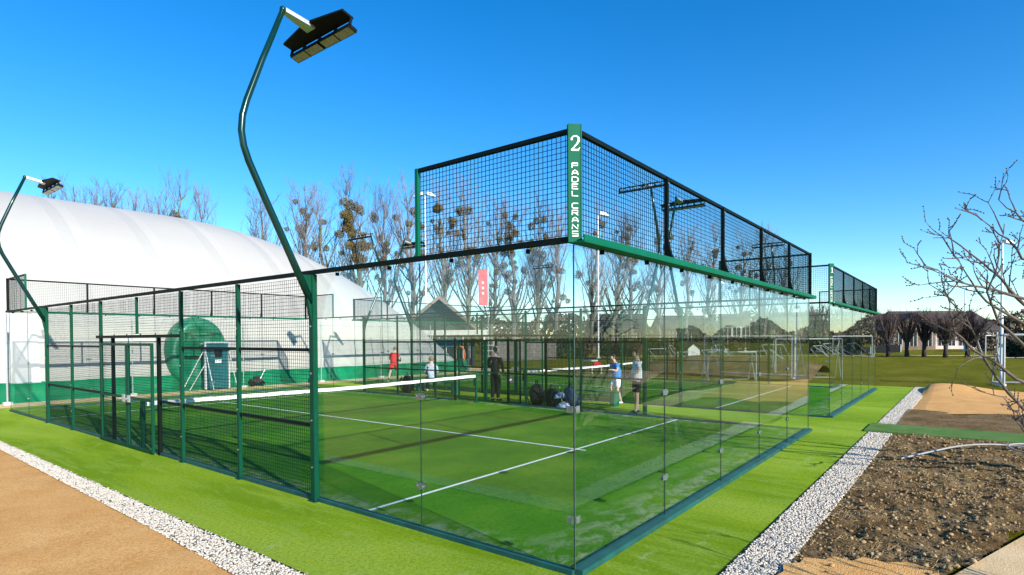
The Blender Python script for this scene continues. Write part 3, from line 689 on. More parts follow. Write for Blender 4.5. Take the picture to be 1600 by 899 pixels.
mb.box((x0-.035, yo-.028, h), (x1+.035, yo+.038, h+.06)); mb.tube([(x0, yo, h*.9), (x0-.9, yo+.1, .0)], .022, 6); mb.tube([(x0, yo, h*.55), (x0-.6, yo+.1, .0)], .022, 6)
fr = mb.build('door_frame', ['door_grey'], root)
mb = MB(); mb.box((x0+.05, yo+.0, .04), (x1-.05, yo+.035, h-.03)); mb.box((x0+.05, yo-.006, .95), (x1-.05, yo+.0, .99)); mb.box((x0+.035, yo+.036, .0), (x1-.035, -.45, h-.02))
dr = mb.build('entrance_door', ['door_teal'], root)
mb = MB(); mb.box((x0+.38, yo-.008, 1.35), (x0+.72, yo-.001, 1.72)); mb.build('door_window', ['glass_dark'], dr)
mb = MB(); mb.box((x0+.40, yo-.008, 1.12), (x0+.68, yo-.001, 1.26)); mb.build('door_notice', ['white_paint'], dr)
# grey emergency door in the membrane
mb = MB(); T = Matrix.Translation((-11.25, -.10, .6)) @ Matrix.Rotation(R(-14), 4, 'X')
mb.box((0, -.05, 0), (.78, .02, 1.82), 0, T); mb.box((.06, -.062, .9), (.72, -.052, .93), 0, T); mb.tube([T @ Vector((.68, -.06, .85)), T @ Vector((.68, -.10, .85)), T @ Vector((.58, -.10, .85))], .012, 6)
mb.build('emergency_door', ['door_grey'], root)

# wire fence before the dome
root = empty('wire_fence', (0, 22.75, 0)); tag(root, 'thin wire fence with slender grey posts between court ends and white dome', 'fence')
for x in (.45, 4.2, 8.6, 12.6, 16.4, 20.2, 23.6):
    mb = MB(); mb.tube([(x, 0, -.05), (x, 0, 3.05 if x < 1 else 2.9)], .032 if x < 1 else .022, 8); mb.bbox((x-.12, -.12, -.05), (x+.12, .12, .05), .02, 1); mb.build('post', ['lamp_alu', 'plaster_white'], root)
mb = MB()
for z in (.4, 1.2, 2.05, 2.8): mb.tube([(.45, -.03, z), (23.6, -.03, z)], .005, 4)
mb.build('wire', ['lamp_black'], root)
# small machine beside the airlock, and items at the dome foot
root = empty('air_blower', tuple((9.35, 23.05, 0))); tag(root, 'small wheeled machine on the ground right of the green airlock door', 'machine')
mb = MB(); mb.bbox((-.28, -.15, .12), (.28, .15, .30), .05); mb.bbox((-.1, -.1, .30), (.15, .1, .42), .03); mb.build('body', ['wood_dark'], root)
for sx in (-.22, .22):
    mb = MB(); mb.tube([(sx, -.19, .1), (sx, -.15, .1)], .1, 12); mb.build('wheel', ['lamp_black'], root)
mb = MB(); mb.tube([(.2, 0, .3), (.45, 0, .75), (.55, 0, .78)], .018, 6); mb.build('handle', ['lamp_alu'], root)

# ---------------------------------------------------------------- vegetation
def rotv(d, ang, az):
    a = d.orthogonal().normalized(); b = d.cross(a)
    return (d*math.cos(ang)+(a*math.cos(az)+b*math.sin(az))*math.sin(ang)).normalized()
def poplar_data(seed, H=20., spread=1., nl=30):
    rnd = random.Random(seed); tk = MB(); tw = MB()
    leader = [Vector((0, 0, -.1))]; nseg = 14
    for i in range(1, nseg+1):
        p = leader[-1]+Vector((rnd.gauss(0, .16), rnd.gauss(0, .16), H*.93/nseg)); leader.append(p)
    rad = [max(.03, .34*(1-i/(nseg+.3))**.9+.02) for i in range(nseg+1)]; rad[0] = .42
    tk.tube(leader, rad, 8)
    def twigs(p, d, L, n):
        for _ in range(n-(rnd.random() < .35)):
            dd = (rotv(d, rnd.uniform(.25, .75), rnd.uniform(0, 6.28))+Vector((0, 0, .35))).normalized(); l = L*rnd.uniform(.5, 1.2)
            m_ = p+dd*l*.5; e = p+(dd+Vector((rnd.gauss(0, .06), rnd.gauss(0, .06), .16))).normalized()*l
            tw.tube([p, m_, e], [.012, .009, .004], 3, cap=False)
    for i in range(nl):
        f = rnd.uniform(.16, .93)**.9 if i > 3 else rnd.uniform(.15, .3); k = f*nseg; j = int(k); p = leader[min(j, nseg-1)].lerp(leader[min(j+1, nseg)], k-j)
        az = i*2.4+rnd.gauss(0, .4); L = H*(.40*(1-f)**.6+.07)*rnd.uniform(.75, 1.15); ang = rnd.uniform(.45, .85)*spread*(1-.25*f)
        d = rotv(Vector((0, 0, 1)), ang, az); r0 = max(.035, rad[j]*.42); pts = [p]; n = 6; rr = [r0]
        for s_ in range(1, n+1):
            d = (d+Vector((rnd.gauss(0, .09), rnd.gauss(0, .09), .13))).normalized(); pts.append(pts[-1]+d*L/n); rr.append(max(.012, r0*(1-s_/(n+.4))))
        tk.tube(pts, rr, 5, cap=False)
        for s_ in range(1, n+1):
            for q in range(rnd.choice((1, 2, 2))):
                b0 = pts[s_-1].lerp(pts[s_], rnd.random()); bd = rotv((pts[s_]-pts[s_-1]).normalized(), rnd.uniform(.3, .8), rnd.uniform(0, 6.28)); bd = (bd+Vector((0, 0, .3))).normalized(); bl = L*rnd.uniform(.14, .32)
                b1 = b0+bd*bl*.5; bd2 = (bd+Vector((rnd.gauss(0, .12), rnd.gauss(0, .12), .22))).normalized(); b2 = b1+bd2*bl*.5
                tw.tube([b0, b1, b2], [min(.03, rr[s_-1]*.5), .018, .008], 3, cap=False)
                twigs(b1, bd2, bl*.5+.35, 2); twigs(b2, bd2, bl*.45+.3, 3)
    twigs(leader[-1], Vector((0, 0, 1)), 1.1, 14); twigs(leader[-2], Vector((0, 0, 1)), 1.2, 10)
    return tk, tw, leader
def ball_data(seed, n=360):
    r_ = np.random.default_rng(seed); P = r_.normal(size=(n, 3)); P /= np.linalg.norm(P, axis=1)[:, None]; P *= (r_.uniform(.25, 1, n)**.45)[:, None]
    P *= (1+.08*np.sin(P[:, :1]*5+seed)); a = r_.normal(size=(n, 3)); a /= np.linalg.norm(a, axis=1)[:, None]; b = np.cross(a, P+.01); b /= np.linalg.norm(b, axis=1)[:, None]; s_ = r_.uniform(.10, .19, (n, 1))
    V = np.concatenate([P-a*s_, P+b*s_*.6, P+a*s_, P-b*s_*.6], 1).reshape(-1, 3); F = np.arange(4*n).reshape(n, 4); return npmesh('mistletoe', V, F, 'mistletoe')
BALL = [ball_data(3), ball_data(5)]
PD = []
for sd_, sp, mt in ((11, 1., 'bark'), (12, .85, 'bark_green'), (13, 1.12, 'bark'), (14, .95, 'bark'), (15, 1.05, 'bark_green')):
    tk, tw, ld = poplar_data(sd_, 20., sp); PD.append((tk.data('trunk', [mt], True), tw.data('twigs', ['twig']), ld))
POP = [(13.71, 73.1, 18.2, 1), (15.27, 72.7, 19.0, 1), (16.86, 72.27, 19.1, 0), (18.61, 69.66, 18.9, 0), (20.09, 69.2, 19.0, 1), (21.63, 66.5, 17.9, 0), (22.59, 64., 20.0, 12), (25.39, 63.9, 19.4, 2), (31.13, 62.1, 19.4, 0), (34.38, 59.1, 21.0, 10), (37.59, 59.4, 19.8, 4), (38.96, 54.7, 22.1, 26), (42.17, 53.4, 21.1, 12), (44.51, 51.4, 21.8, 9), (48.06, 49.4, 21.6, 18), (50.92, 47.8, 22.6, 12), (54.45, 46.85, 20.6, 7), (57.11, 45.15, 21.7, 16), (59.87, 43.12, 20.9, 18), (62.18, 41.53, 20.8, 6), (66.53, 38.31, 20.9, 6), (69.58, 36.95, 20.6, 6), (72.6, 35.45, 20.4, 9), (77.98, 33.4, 19.9, 8), (83.19, 31.26, 19.6, 8), (87.19, 29.07, 19.8, 6), (92.24, 26.45, 19.2, 6), (96.3, 23.07, 20.4, 5), (100.94, 20.9, 17.3, 3)]
ORD = ['first', 'second', 'third', 'fourth', 'fifth', 'sixth', 'seventh', 'eighth', 'ninth', 'tenth', 'eleventh', 'twelfth', 'thirteenth', 'fourteenth', 'fifteenth', 'sixteenth', 'seventeenth', 'eighteenth', 'nineteenth', 'twentieth', 'twenty first', 'twenty second', 'twenty third', 'twenty fourth', 'twenty fifth', 'twenty sixth', 'twenty seventh', 'twenty eighth', 'last']
rp = random.Random(5)
for i, (x, y, H, nm) in enumerate(POP):
    tkd, twd, ld = PD[(i*3+1) % 5] if i not in (6, 11, 14, 18) else PD[1]
    t = empty('poplar_tree', (x, y, 0), rp.uniform(0, 6.28)); sc = H/20.
    t.scale = (sc*rp.uniform(.9, 1.1),)*2+(sc,)
    kind = 'full of mistletoe' if nm > 11 else 'with some mistletoe' if nm > 4 else 'almost without mistletoe'
    where = 'above the dome' if i < 9 else 'behind the courts'
    tag(t, f'bare poplar {kind}, {ORD[i]} from left, {where}', 'tree', 'bare poplars in a row behind the dome and courts')
    link(bpy.data.objects.new('trunk', tkd), t); link(bpy.data.objects.new('twigs', twd), t)
    for k in range(int(nm*1.5)):
        f = rp.uniform(.42, .93) if nm > 11 else rp.uniform(.3, .95); kk = f*14; j = int(kk); p = ld[min(j, 13)].lerp(ld[min(j+1, 14)], kk-j)
        q = rp.uniform(0, 6.28); rr_ = (abs(rp.gauss(0, 1.0)) if nm > 14 else rp.uniform(.2, 2.6))*(1.25-f*.6)
        b = link(bpy.data.objects.new('mistletoe', rp.choice(BALL)), t, p+Vector((math.cos(q)*rr_, math.sin(q)*rr_, 0))); s_ = rp.uniform(.28, .58); b.scale = (s_, s_, s_*rp.uniform(.85, 1.2))

# pollarded trees and rounded limes across the field
def pollard_data(seed, H, wide):
    rnd = random.Random(seed); tk = MB(); tw = MB()
    th = H*.27; tk.tube([(0, 0, -.1), (.03, 0, th*.5), (0, .04, th)], [.24, .17, .20], 8)
    for i in range(13 if not wide else 18):
        az = i*2.4; ang = rnd.uniform(.15, .55) if not wide else rnd.uniform(.2, 1.15); d = rotv(Vector((0, 0, 1)), ang, az); L = H*(.66 if not wide else .60)*rnd.uniform(.7, 1.05); p = Vector((0, 0, th-.1)); pts = [p]
        for s_ in range(4): d = (d+Vector((rnd.gauss(0, .1), rnd.gauss(0, .1), .16))).normalized(); pts.append(pts[-1]+d*L/4)
        tk.tube(pts, [.12, .09, .07, .05, .03], 5, cap=False)
        for s_ in range(1, 5):
            for q in range(16 if wide else 12):
                b0 = pts[s_-1].lerp(pts[s_], rnd.random()); bd = (rotv((pts[s_]-pts[s_-1]).normalized(), rnd.uniform(.2, 1.1 if wide else .8), rnd.uniform(0, 6.28))+Vector((0, 0, .3))).normalized(); bl = rnd.uniform(.5, 1.2)*(1.1 if wide else .85)
                tw.tube([b0, b0+bd*bl*.5, b0+(bd+Vector((rnd.gauss(0, .1), rnd.gauss(0, .1), .1)))*bl], [.022, .016, .008], 3, cap=False)
    return tk.data('trunk', ['bark_dark'], True), tw.data('twigs', ['twig_dark'])
PL = [pollard_data(1, 4.8, False), pollard_data(2, 4.8, False), pollard_data(3, 4.9, True)]
for i, (x, y, v_, lab) in enumerate(((66.53, 3.34, 0, 'leftmost of the upright pollarded trees by the far hall, beside the court glass'), (67.37, 1.8, 1, 'middle one of the three narrow pollarded trees across the field'), (68.14, .39, 0, 'third narrow pollarded tree, left of the two broad round ones'),
                         (66.92, -1.37, 2, 'broad round bare tree, left of the pair before the pale hall'), (70.04, -3.07, 2, 'broad round bare tree, right of the pair before the pale hall'), (67.5, 5.2, 1, 'pollarded tree across the field seen through the glass of the farther court'), (68.5, 7.2, 0, 'pollarded tree behind the stacked goal frames seen through court glass'))):
    t = empty('pollarded_tree', (x, y, 0), i*1.3); tag(t, lab, 'tree', 'pollarded trees across the field')
    t.scale = (1.05 if v_ < 2 else 1.0,)*2+(1.,)
    for n_, d_ in (('trunk', PL[v_][0]), ('twigs', PL[v_][1])): link(bpy.data.objects.new(n_, d_), t)

for i in range(6):
    t = empty('upright_tree', tuple(at(1262+i*19, 80+3*math.sin(i*2))), i*1.7); t.scale = (1.15, 1.15, 1.35+.12*math.sin(i*2.1))
    tag(t, f'{ORD[i]} from the left of the dark upright bare trees seen through the farther court glass', 'tree', 'dark upright trees behind the farther court')
    for n_, d_ in (('trunk', PL[i % 2][0]), ('twigs', PL[i % 2][1])): link(bpy.data.objects.new(n_, d_), t)

# leafy or brown bushes and evergreens in the distance
def bush_data(seed, material, n=1500, lumps=7, leaf=.085):
    r_ = np.random.default_rng(seed); C = r_.normal(size=(lumps, 3))*np.array([.45, .45, .30]); C[:, 2] = np.abs(C[:, 2])+.15; rad = r_.uniform(.30, .55, lumps)
    k = r_.integers(0, lumps, n); D = r_.normal(size=(n, 3)); D /= np.linalg.norm(D, axis=1)[:, None]; P = C[k]+D*(rad[k]*r_.uniform(.5, 1.05, n))[:, None]; P[:, 2] = np.abs(P[:, 2])
    a = r_.normal(size=(n, 3)); a /= np.linalg.norm(a, axis=1)[:, None]; b = np.cross(a, r_.normal(size=(n, 3))); b /= np.linalg.norm(b, axis=1)[:, None]; s_ = r_.uniform(.5, 1.2, (n, 1))*leaf
    V = np.concatenate([P-a*s_, P+b*s_*.6, P+a*s_, P-b*s_*.6], 1).reshape(-1, 3)
    return npmesh('foliage', V, np.arange(4*n).reshape(n, 4), material)
BU = {'g': [bush_data(1, 'leaf_dark'), bush_data(2, 'leaf_dark'), bush_data(9, 'leaf_dark')], 'b': [bush_data(3, 'leaf_brown'), bush_data(4, 'leaf_brown')]}
bs = MB(); 
for k in range(9): bs.tube([(0, 0, -.05), (.25*math.cos(k*2.4), .25*math.sin(k*2.4), .5), (.5*math.cos(k*2.4), .5*math.sin(k*2.4), .9)], [.03, .02, .008], 4, cap=False)
BSTEM = bs.data('stems', ['bark_dark'])
BUSH = [(815, 66, 2.6, 2.6, 'b', 'brown leafless bush behind the black clad person'), (845, 60, 3.0, 2.9, 'g', 'dark evergreen bush behind the gates, left of the corner seam'), (872, 62, 3.4, 3.4, 'g', 'tallest dark evergreen bush left of the nearest glass corner'), (915, 64, 2.8, 2.4, 'b', 'brown bush just right of the nearest glass corner'),
        (955, 66, 3.4, 2.8, 'g', 'dark evergreen bush behind the net of the farther court'), (990, 64, 3., 2.2, 'b', 'brown bush behind the two people talking'), (1030, 68, 3.6, 3.0, 'g', 'dark evergreen bush right of the white shirted man'), (1066, 70, 3.6, 2.2, 'b', 'low brown bush left of the small hut'), (1108, 72, 3.0, 4.2, 'g', 'pointed dark evergreen beside the small hut'),
        (1150, 76, 3.8, 2.6, 'b', 'brown bush before the white far house'), (1190, 66, 4.2, 3.6, 'g', 'dark evergreen bush right of the white far house'), (1235, 70, 4.6, 3.2, 'b', 'brown bush above the stacked goal frames'), (1275, 72, 4.6, 4.3, 'g', 'dark evergreen bush behind the glass corner of the farther court'), (1315, 74, 4.6, 4.4, 'g', 'dark evergreen clump above the stacked goals'), (1350, 75, 4.4, 4.0, 'b', 'brown bush at the right edge of the far court glass'),
        (1535, 78, 4.2, 3.0, 'b', 'low brown bush behind the white goal on the right'), (1590, 55, 3.4, 3.4, 'g', 'dark evergreen at the right edge beyond the goals'), (780, 78, 4.0, 2.6, 'g', 'dark bush right of the dark timber chalet')]
for i, (px, d, wd, h, k, lab) in enumerate(BUSH):
    t = empty('bush', tuple(at(px, d)), i*.9); tag(t, lab, 'bush'); t.scale = (wd/2, wd/2, h/1.25)
    link(bpy.data.objects.new('foliage', BU[k][i % len(BU[k])]), t); link(bpy.data.objects.new('stems', BSTEM), t)

# far wood as one mass behind everything
def wood_mass():
    r_ = np.random.default_rng(8); n = 26000; px = r_.uniform(-100, 2300, n); dep = r_.uniform(125, 150, n); h = 5.2+1.8*np.sin(px*.017)+1.4*np.sin(px*.043+1)
    z = h*r_.uniform(0, 1, n)**.8
    d = np.array([math.sin(YAW), math.cos(YAW)]); r1 = np.array([math.cos(YAW), -math.sin(YAW)]); XY = np.array([CAM.x, CAM.y])+dep[:, None]*(d[None]+((px-800)/FOC)[:, None]*r1[None])
    P = np.concatenate([XY, z[:, None]], 1); a = r_.normal(size=(n, 3)); a /= np.linalg.norm(a, axis=1)[:, None]; b = np.cross(a, r_.normal(size=(n, 3))); b /= np.linalg.norm(b, axis=1)[:, None]; s_ = r_.uniform(.3, .9, (n, 1))
    V = np.concatenate([P-a*s_, P+b*s_*.6, P+a*s_, P-b*s_*.6], 1).reshape(-1, 3)
    o = link(bpy.data.objects.new('distant_wood', npmesh('distant_wood', V, np.arange(4*n).reshape(n, 4), 'leaf_brown'))); tag(o, 'far line of brown woodland on the horizon', kind='stuff')
wood_mass()

# bare tree at the right edge, near
def spray_tree(name, limbs, label, cat, seed, tr_r, twn=4, bm='bark_front'):
    rnd = random.Random(seed); base = Vector(limbs[-1][0]); base.z = 0; root = empty(name, tuple(base)); tag(root, label, cat); tk = MB(); tw = MB()
    def branchlets(p, d, L, depth):
        n = 3; pts = [p]; dd = d
        for _ in range(n): dd = (dd+Vector((rnd.gauss(0, .13), rnd.gauss(0, .13), rnd.gauss(.04, .1)))).normalized(); pts.append(pts[-1]+dd*L/n)
        r0 = .013 if depth == 0 else .0075; tw.tube([q-base for q in pts], [r0, r0*.8, r0*.6, r0*.35], 4, cap=False)
        for q in pts[1:]:
            tw.sphere(q-base+Vector((0, 0, .006)), .011, 5, 4)
        if depth < 2:
            for _ in range(1 if depth else 2):
                k = rnd.randrange(1, 4); branchlets(pts[k], rotv(dd, rnd.uniform(.4, .9), rnd.uniform(0, 6.28)), L*rnd.uniform(.45, .7), depth+1)
    for li, l in enumerate(limbs):
        P_ = [Vector(q) for q in l]; r0 = tr_r if li == len(limbs)-1 else tr_r*.55; N = len(P_); fine = []
        for a, b in zip(P_[:-1], P_[1:]):
            for k in range(3): fine.append(a.lerp(b, k/3)+Vector((rnd.gauss(0, .012), rnd.gauss(0, .012), rnd.gauss(0, .012))))
        fine.append(P_[-1]); n = len(fine)
        tk.tube([q-base for q in fine], [max(.006, r0*(1-i_/n)**.9) for i_ in range(n)], 7, cap=False)
        for i_ in range(2, n):
            for _ in range(rnd.choice((0, 0, 1, 1)) if li < len(limbs)-1 else 1):
                dr_ = (fine[i_]-fine[i_-1]).normalized(); branchlets(fine[i_], rotv(dr_, rnd.uniform(.35, .95), rnd.uniform(0, 6.28)), rnd.uniform(.22, .5)*(1 if li < len(limbs)-1 else 1.1), 0)
    tk.build('trunk', [bm], root, smooth=True); tw.build('twigs', [bm], root); return root
TR = [(7.66, -4.64, -.1), (7.66, -4.62, .6), (7.64, -4.5, 1.42), (7.53, -4.21, 2.18)]
LIMBS = [
[TR[3], (7.2, -3.83, 2.37), (7.04, -3.47, 2.6), (6.68, -3.19, 2.97), (6.5, -2.98, 3.18), (6.13, -2.59, 3.57), (5.94, -2.41, 3.56)],
[TR[3], (7.19, -3.9, 2.46), (6.85, -3.46, 2.68), (6.32, -2.98, 2.83), (5.95, -2.67, 2.92), (5.57, -2.33, 3.13)],
[(7.5, -4.15, 2.5), (7.36, -4.05, 3.02), (7.04, -3.46, 3.32), (6.87, -3.16, 3.67), (6.69, -2.9, 3.96)],
[(7.4, -4.1, 2.9), (7.36, -4.05, 3.31), (7.22, -3.47, 3.87), (7.05, -3.17, 4.2)],
[TR[1], (7.17, -4.05, 1.06), (6.67, -3.46, 1.44), (6.31, -3.16, 1.71), (6.13, -2.87, 1.93), (5.95, -2.69, 2.19), (5.76, -2.6, 2.46), (5.57, -2.59, 2.85)],
[TR[1], (7.17, -4.11, .88), (6.67, -3.46, 1.07), (6.49, -3.2, 1.44), (6.32, -2.94, 1.95), (6.13, -2.83, 2.37), (5.95, -2.65, 2.64)],
[TR[2], (7.17, -4.11, 1.81), (6.85, -3.46, 2.32), (6.5, -3.01, 2.65), (6.32, -2.79, 3.03), (6.13, -2.64, 3.3)],
[TR[1], (6.98, -4.15, 1.27), (6.66, -3.59, 1.81), (6.31, -3.15, 2.32), (6.13, -3.04, 2.77), (6.13, -3.14, 3.25), (6.12, -3.2, 3.69)],
[TR[0], (7.3, -4.2, .35), (6.9, -3.8, .62), (6.55, -3.5, .72), (6.2, -3.35, .95), (5.95, -3.2, 1.3)],
[TR[0], TR[1], TR[2], TR[3], (7.45, -4.15, 3.02), (7.6, -4.2, 3.9), (7.6, -4.3, 4.6)]]
spray_tree('bare_tree', LIMBS, 'bare budding tree reaching in from the right edge over the soil', 'tree', 4, .060)
BL = []  # invented shrub, out of view, added so its shadow darkens the near soil
rb_ = random.Random(3)
for k in range(8):
    a = k*.8; d = Vector((math.cos(a)*.5, math.sin(a)*.5, 1)).normalized(); p = Vector((1.0, -5.6, 0)); BL.append([tuple(p+d*s_*rb_.uniform(.9, 1.1)) for s_ in (0, .8, 1.5, 2.1)])
spray_tree('unseen_shade_shrub', BL, 'unseen many stemmed shrub added beyond the right edge to shade the soil bed', 'shrub', 9, .03)

# ---------------------------------------------------------------- far buildings
def house(px0, px1, d, eave, ridge, dep, wallm, roofm, label, wins=4, axis='long', overhang=.5, yaw=0., basem=None):
    a = at(px0, d); b = at(px1, d); L = (b-a).length; root = empty('house', tuple(a), math.atan2((b-a).y, (b-a).x)+yaw); tag(root, label, 'house')
    mb = MB(); mb.box((0, 0, -.1), (L, dep, eave))
    if axis == 'front': mb.prism([(0, eave), (L, eave), (L/2, ridge-.05)], -dep, 0, 0, Matrix.Rotation(R(90), 4, 'X'))
    else:
        for x in (0, L): mb.add([(x, 0, eave), (x, dep, eave), (x, dep/2, ridge-.05)], [(0, 1, 2)])
    mb.build('wall', [wallm], root)
    mb = MB(); t_ = .16; o = overhang
    if axis == 'front':
        for sx in (0, 1):
            e = (-o if sx == 0 else L+o); k_ = (ridge-eave)/(L/2); ze = eave-k_*o
            vs = [(e, -o, ze), (L/2, -o, ridge), (L/2, dep+o, ridge), (e, dep+o, ze)]; mb.add(vs+[(p[0], p[1], p[2]+t_) for p in vs], [(0, 1, 2, 3), (4, 7, 6, 5), (0, 4, 5, 1), (1, 5, 6, 2), (2, 6, 7, 3), (3, 7, 4, 0)])
    else:
        for sy in (0, 1):
            e = (-o if sy == 0 else dep+o); k_ = (ridge-eave)/(dep/2); ze = eave-k_*o
            vs = [(-o, e, ze), (L+o, e, ze), (L+o, dep/2, ridge), (-o, dep/2, ridge)]; mb.add(vs+[(p[0], p[1], p[2]+t_) for p in vs], [(0, 1, 2, 3), (4, 7, 6, 5), (0, 4, 5, 1), (1, 5, 6, 2), (2, 6, 7, 3), (3, 7, 4, 0)])
    mb.build('roof', [roofm], root)
    for i in range(wins):
        x = L*(i+.5)/wins; mb = MB(); mb.box((x-.55, -.04, .5), (x+.55, -.003, eave-.55)); wn = mb.build('window', ['glass_dark'], root)
        mb = MB()
        for dx in (-.58, -.02, .54): mb.box((x+dx, -.06, .48), (x+dx+.04, -.041, eave-.52))
        mb.build('frame', ['white_paint'], wn)
    return root
ch = house(630, 742, 46, 2.9, 5.3, 9, 'wood_teal', 'roof_brown', 'dark timber chalet with low gabled roof beyond the dome end', 3, 'front', 1.0, .12)
_L = (at(742, 46)-at(630, 46)).length
for sx in (0, 1):
    mb = MB(); e_ = -1. if sx == 0 else _L+1.; ze = 2.9-(5.3-2.9)/(_L/2)*1.; mb.add([(e_, -1.06, ze-.12), (_L/2, -1.06, 5.18), (_L/2, -1.06, 5.50), (e_, -1.06, ze+.2), (e_, -1.01, ze-.12), (_L/2, -1.01, 5.18), (_L/2, -1.01, 5.50), (e_, -1.01, ze+.2)], [(0, 1, 2, 3), (7, 6, 5, 4), (0, 4, 5, 1), (1, 5, 6, 2), (2, 6, 7, 3), (3, 7, 4, 0)]); mb.build('barge_board', ['board_tan'], ch)
mb = MB(); mb.box((.2, -1.6, 2.35), (6.6, -1.45, 2.75)); mb.box((.3, -1.55, 0), (.42, -1.46, 2.35)); mb.box((6.3, -1.55, 0), (6.42, -1.46, 2.35)); mb.build('porch_beam', ['plaster_white'], ch)
mb = MB(); mb.box((2.6, -.12, 1.4), (4.6, -.07, 2.1)); mb.build('blue_board', ['blue_panel'], ch)
house(1392, 1462, 88, 3.2, 5.4, 10, 'plaster_brown', 'roof_brown', 'brown gabled annex left of the pale far hall', 3, 'front', .8)
house(1430, 1560, 92, 3.1, 6.1, 12, 'plaster_pink', 'roof_brown', 'long pale hall with brown roof behind the broad round trees', 8)
house(1366, 1404, 96, 3.4, 5.8, 9, 'plaster_brown', 'roof_dark', 'dark roofed far house just right of the farther court', 2)
house(1130, 1172, 84, 4.0, 5.4, 8, 'plaster_white', 'roof_dark', 'white rendered house seen through the glass above the goal frames', 3)
house(930, 1010, 96, 3.4, 6., 9, 'plaster_brown', 'roof_dark', 'dark roofed house behind the people talking', 4)
house(1040, 1110, 100, 3.6, 5.8, 9, 'wood_dark', 'roof_brown', 'brown roofed house left of the white house', 3)
house(1205, 1290, 98, 3.8, 6.2, 9, 'plaster_brown', 'roof_dark', 'dark house right of the white house, seen through court glass', 4)
# small hut
root = empty('small_hut', tuple(at(1082, 60)), -.9); tag(root, 'tiny pale hut with pitched roof on the far lawn', 'hut')
mb = MB(); mb.box((-.6, -.5, 0), (.6, .5, .9)); mb.prism([(-.6, .9), (.6, .9), (0, 1.4)], -.5, .5, 0, Matrix.Rotation(R(90), 4, 'X')); mb.build('wall', ['plaster_white'], root)
mb = MB()
for sx in (-1, 1): mb.add([(sx*.8, -.65, .78), (0, -.65, 1.45), (0, .65, 1.45), (sx*.8, .65, .78), (sx*.8, -.65, .84), (0, -.65, 1.51), (0, .65, 1.51), (sx*.8, .65, .84)], [(0, 1, 2, 3), (7, 6, 5, 4), (0, 4, 5, 1), (2, 6, 7, 3), (3, 7, 4, 0)])
mb.build('roof', ['roof_dark'], root)
# brown board fence behind the black clad person
a = at(768, 52); b = at(868, 56); root = empty('board_fence', tuple(a), math.atan2((b-a).y, (b-a).x)); tag(root, 'weathered grey brown board fence behind the black clad person', 'fence'); L = (b-a).length
mb = MB(); k = 0
while k*.16 < L: mb.box((k*.16, 0, 0), (k*.16+.145, .03, 1.75+.04*math.sin(k*1.7))); k += 1
mb.build('boards', ['bark'], root)
for x in np.arange(0, L, 2.): 
    mb = MB(); mb.box((x, .03, 0), (x+.1, .12, 1.8)); mb.build('post', ['bark_dark'], root)
# low dark walls across the field
for px0, px1, d, h, lab in ((1366, 1408, 74, .95, 'low black screen left of the pollarded trees'), (1560, 1600, 60, .8, 'low dark hedge screen behind the right goal')):
    a = at(px0, d); b = at(px1, d); root = empty('low_screen', tuple(a), math.atan2((b-a).y, (b-a).x)); tag(root, lab, 'screen'); L = (b-a).length
    mb = MB(); mb.box((0, 0, 0), (L, .06, h)); mb.build('panel', ['lamp_black'], root)
    for x in (0, L/2, L-.08): 
        mb = MB(); mb.box((x, -.05, 0), (x+.08, -.003, h+.05)); mb.build('post', ['lamp_alu'], root)

# ---------------------------------------------------------------- goals, poles, banner
def goal(loc, rz, W, H, Dp, label, tilt=0., rad=.05, diag=True):
    root = empty('football_goal', tuple(loc), rz); tag(root, label, 'goal', 'white football goals on the field'); root.rotation_euler = (tilt, 0, rz)
    for x in (0, W): 
        mb = MB(); mb.tube([(x, 0, 0), (x, 0, H)], rad, 8); mb.build('goal_post', ['goal_alu'], root)
    mb = MB(); mb.tube([(0, 0, H), (W, 0, H)], rad, 8); mb.build('crossbar', ['goal_alu'], root)
    mb = MB()
    for x in (0, W):
        mb.tube([(x, 0, H), (x, Dp*.45, H), (x, Dp, .04)], rad*.6, 6); mb.tube([(x, 0, .04), (x, Dp, .04)], rad*.6, 6)
        if diag: mb.tube([(x, 0, H*.4), (x, Dp*.7, H*.4)], rad*.5, 6); mb.tube([(x, Dp*.1, .04), (x, Dp*.62, H*.78)], rad*.5, 6)
    mb.tube([(0, Dp, .04), (W, Dp, .04)], rad*.6, 6); mb.build('rear_frame', ['goal_alu'], root)
rA = math.atan2(-math.sin(0), 1)
CR = -YAW   # heading of the picture plane's right
goal(at(1106, 27.5), CR, 2.3, 1.4, .9, 'small white goal before the earth bank behind court 1', 0, .035)
goal(at(1212, 29), CR-.25, 3.0, 2.0, 1.1, 'white goal seen through the right end glass of court 2', 0, .032)
g = at(1569, 24.5); goal(g, CR-.45, 5.0, 2.15, 1.6, 'large white goal with braced side frame at the right edge')
goal(at(1540, 52), CR, 5.0, 2.1, 1.4, 'white goal across the field behind the pole on the right')
for i in range(9):
    px = 1030+i*25+8*math.sin(i*2.3); goal(at(px, 50+2.5*math.sin(i*1.9)), CR+.7+.5*math.sin(i*1.7), 2.6, 1.6, .9, f'white goal frame folded down, {ORD[i]} from the left in the long leaning row', R(-48+16*math.sin(i*2)), .026, False)
for i in range(5):
    px = 1296+i*13; goal(at(px, 60+i*.5), CR+.8, 3., 1.9, .9, f'white goal frame leaning in the far stack, {ORD[i]} from the left, beyond court 1', R(-55+9*math.sin(i*2)), .028, False)

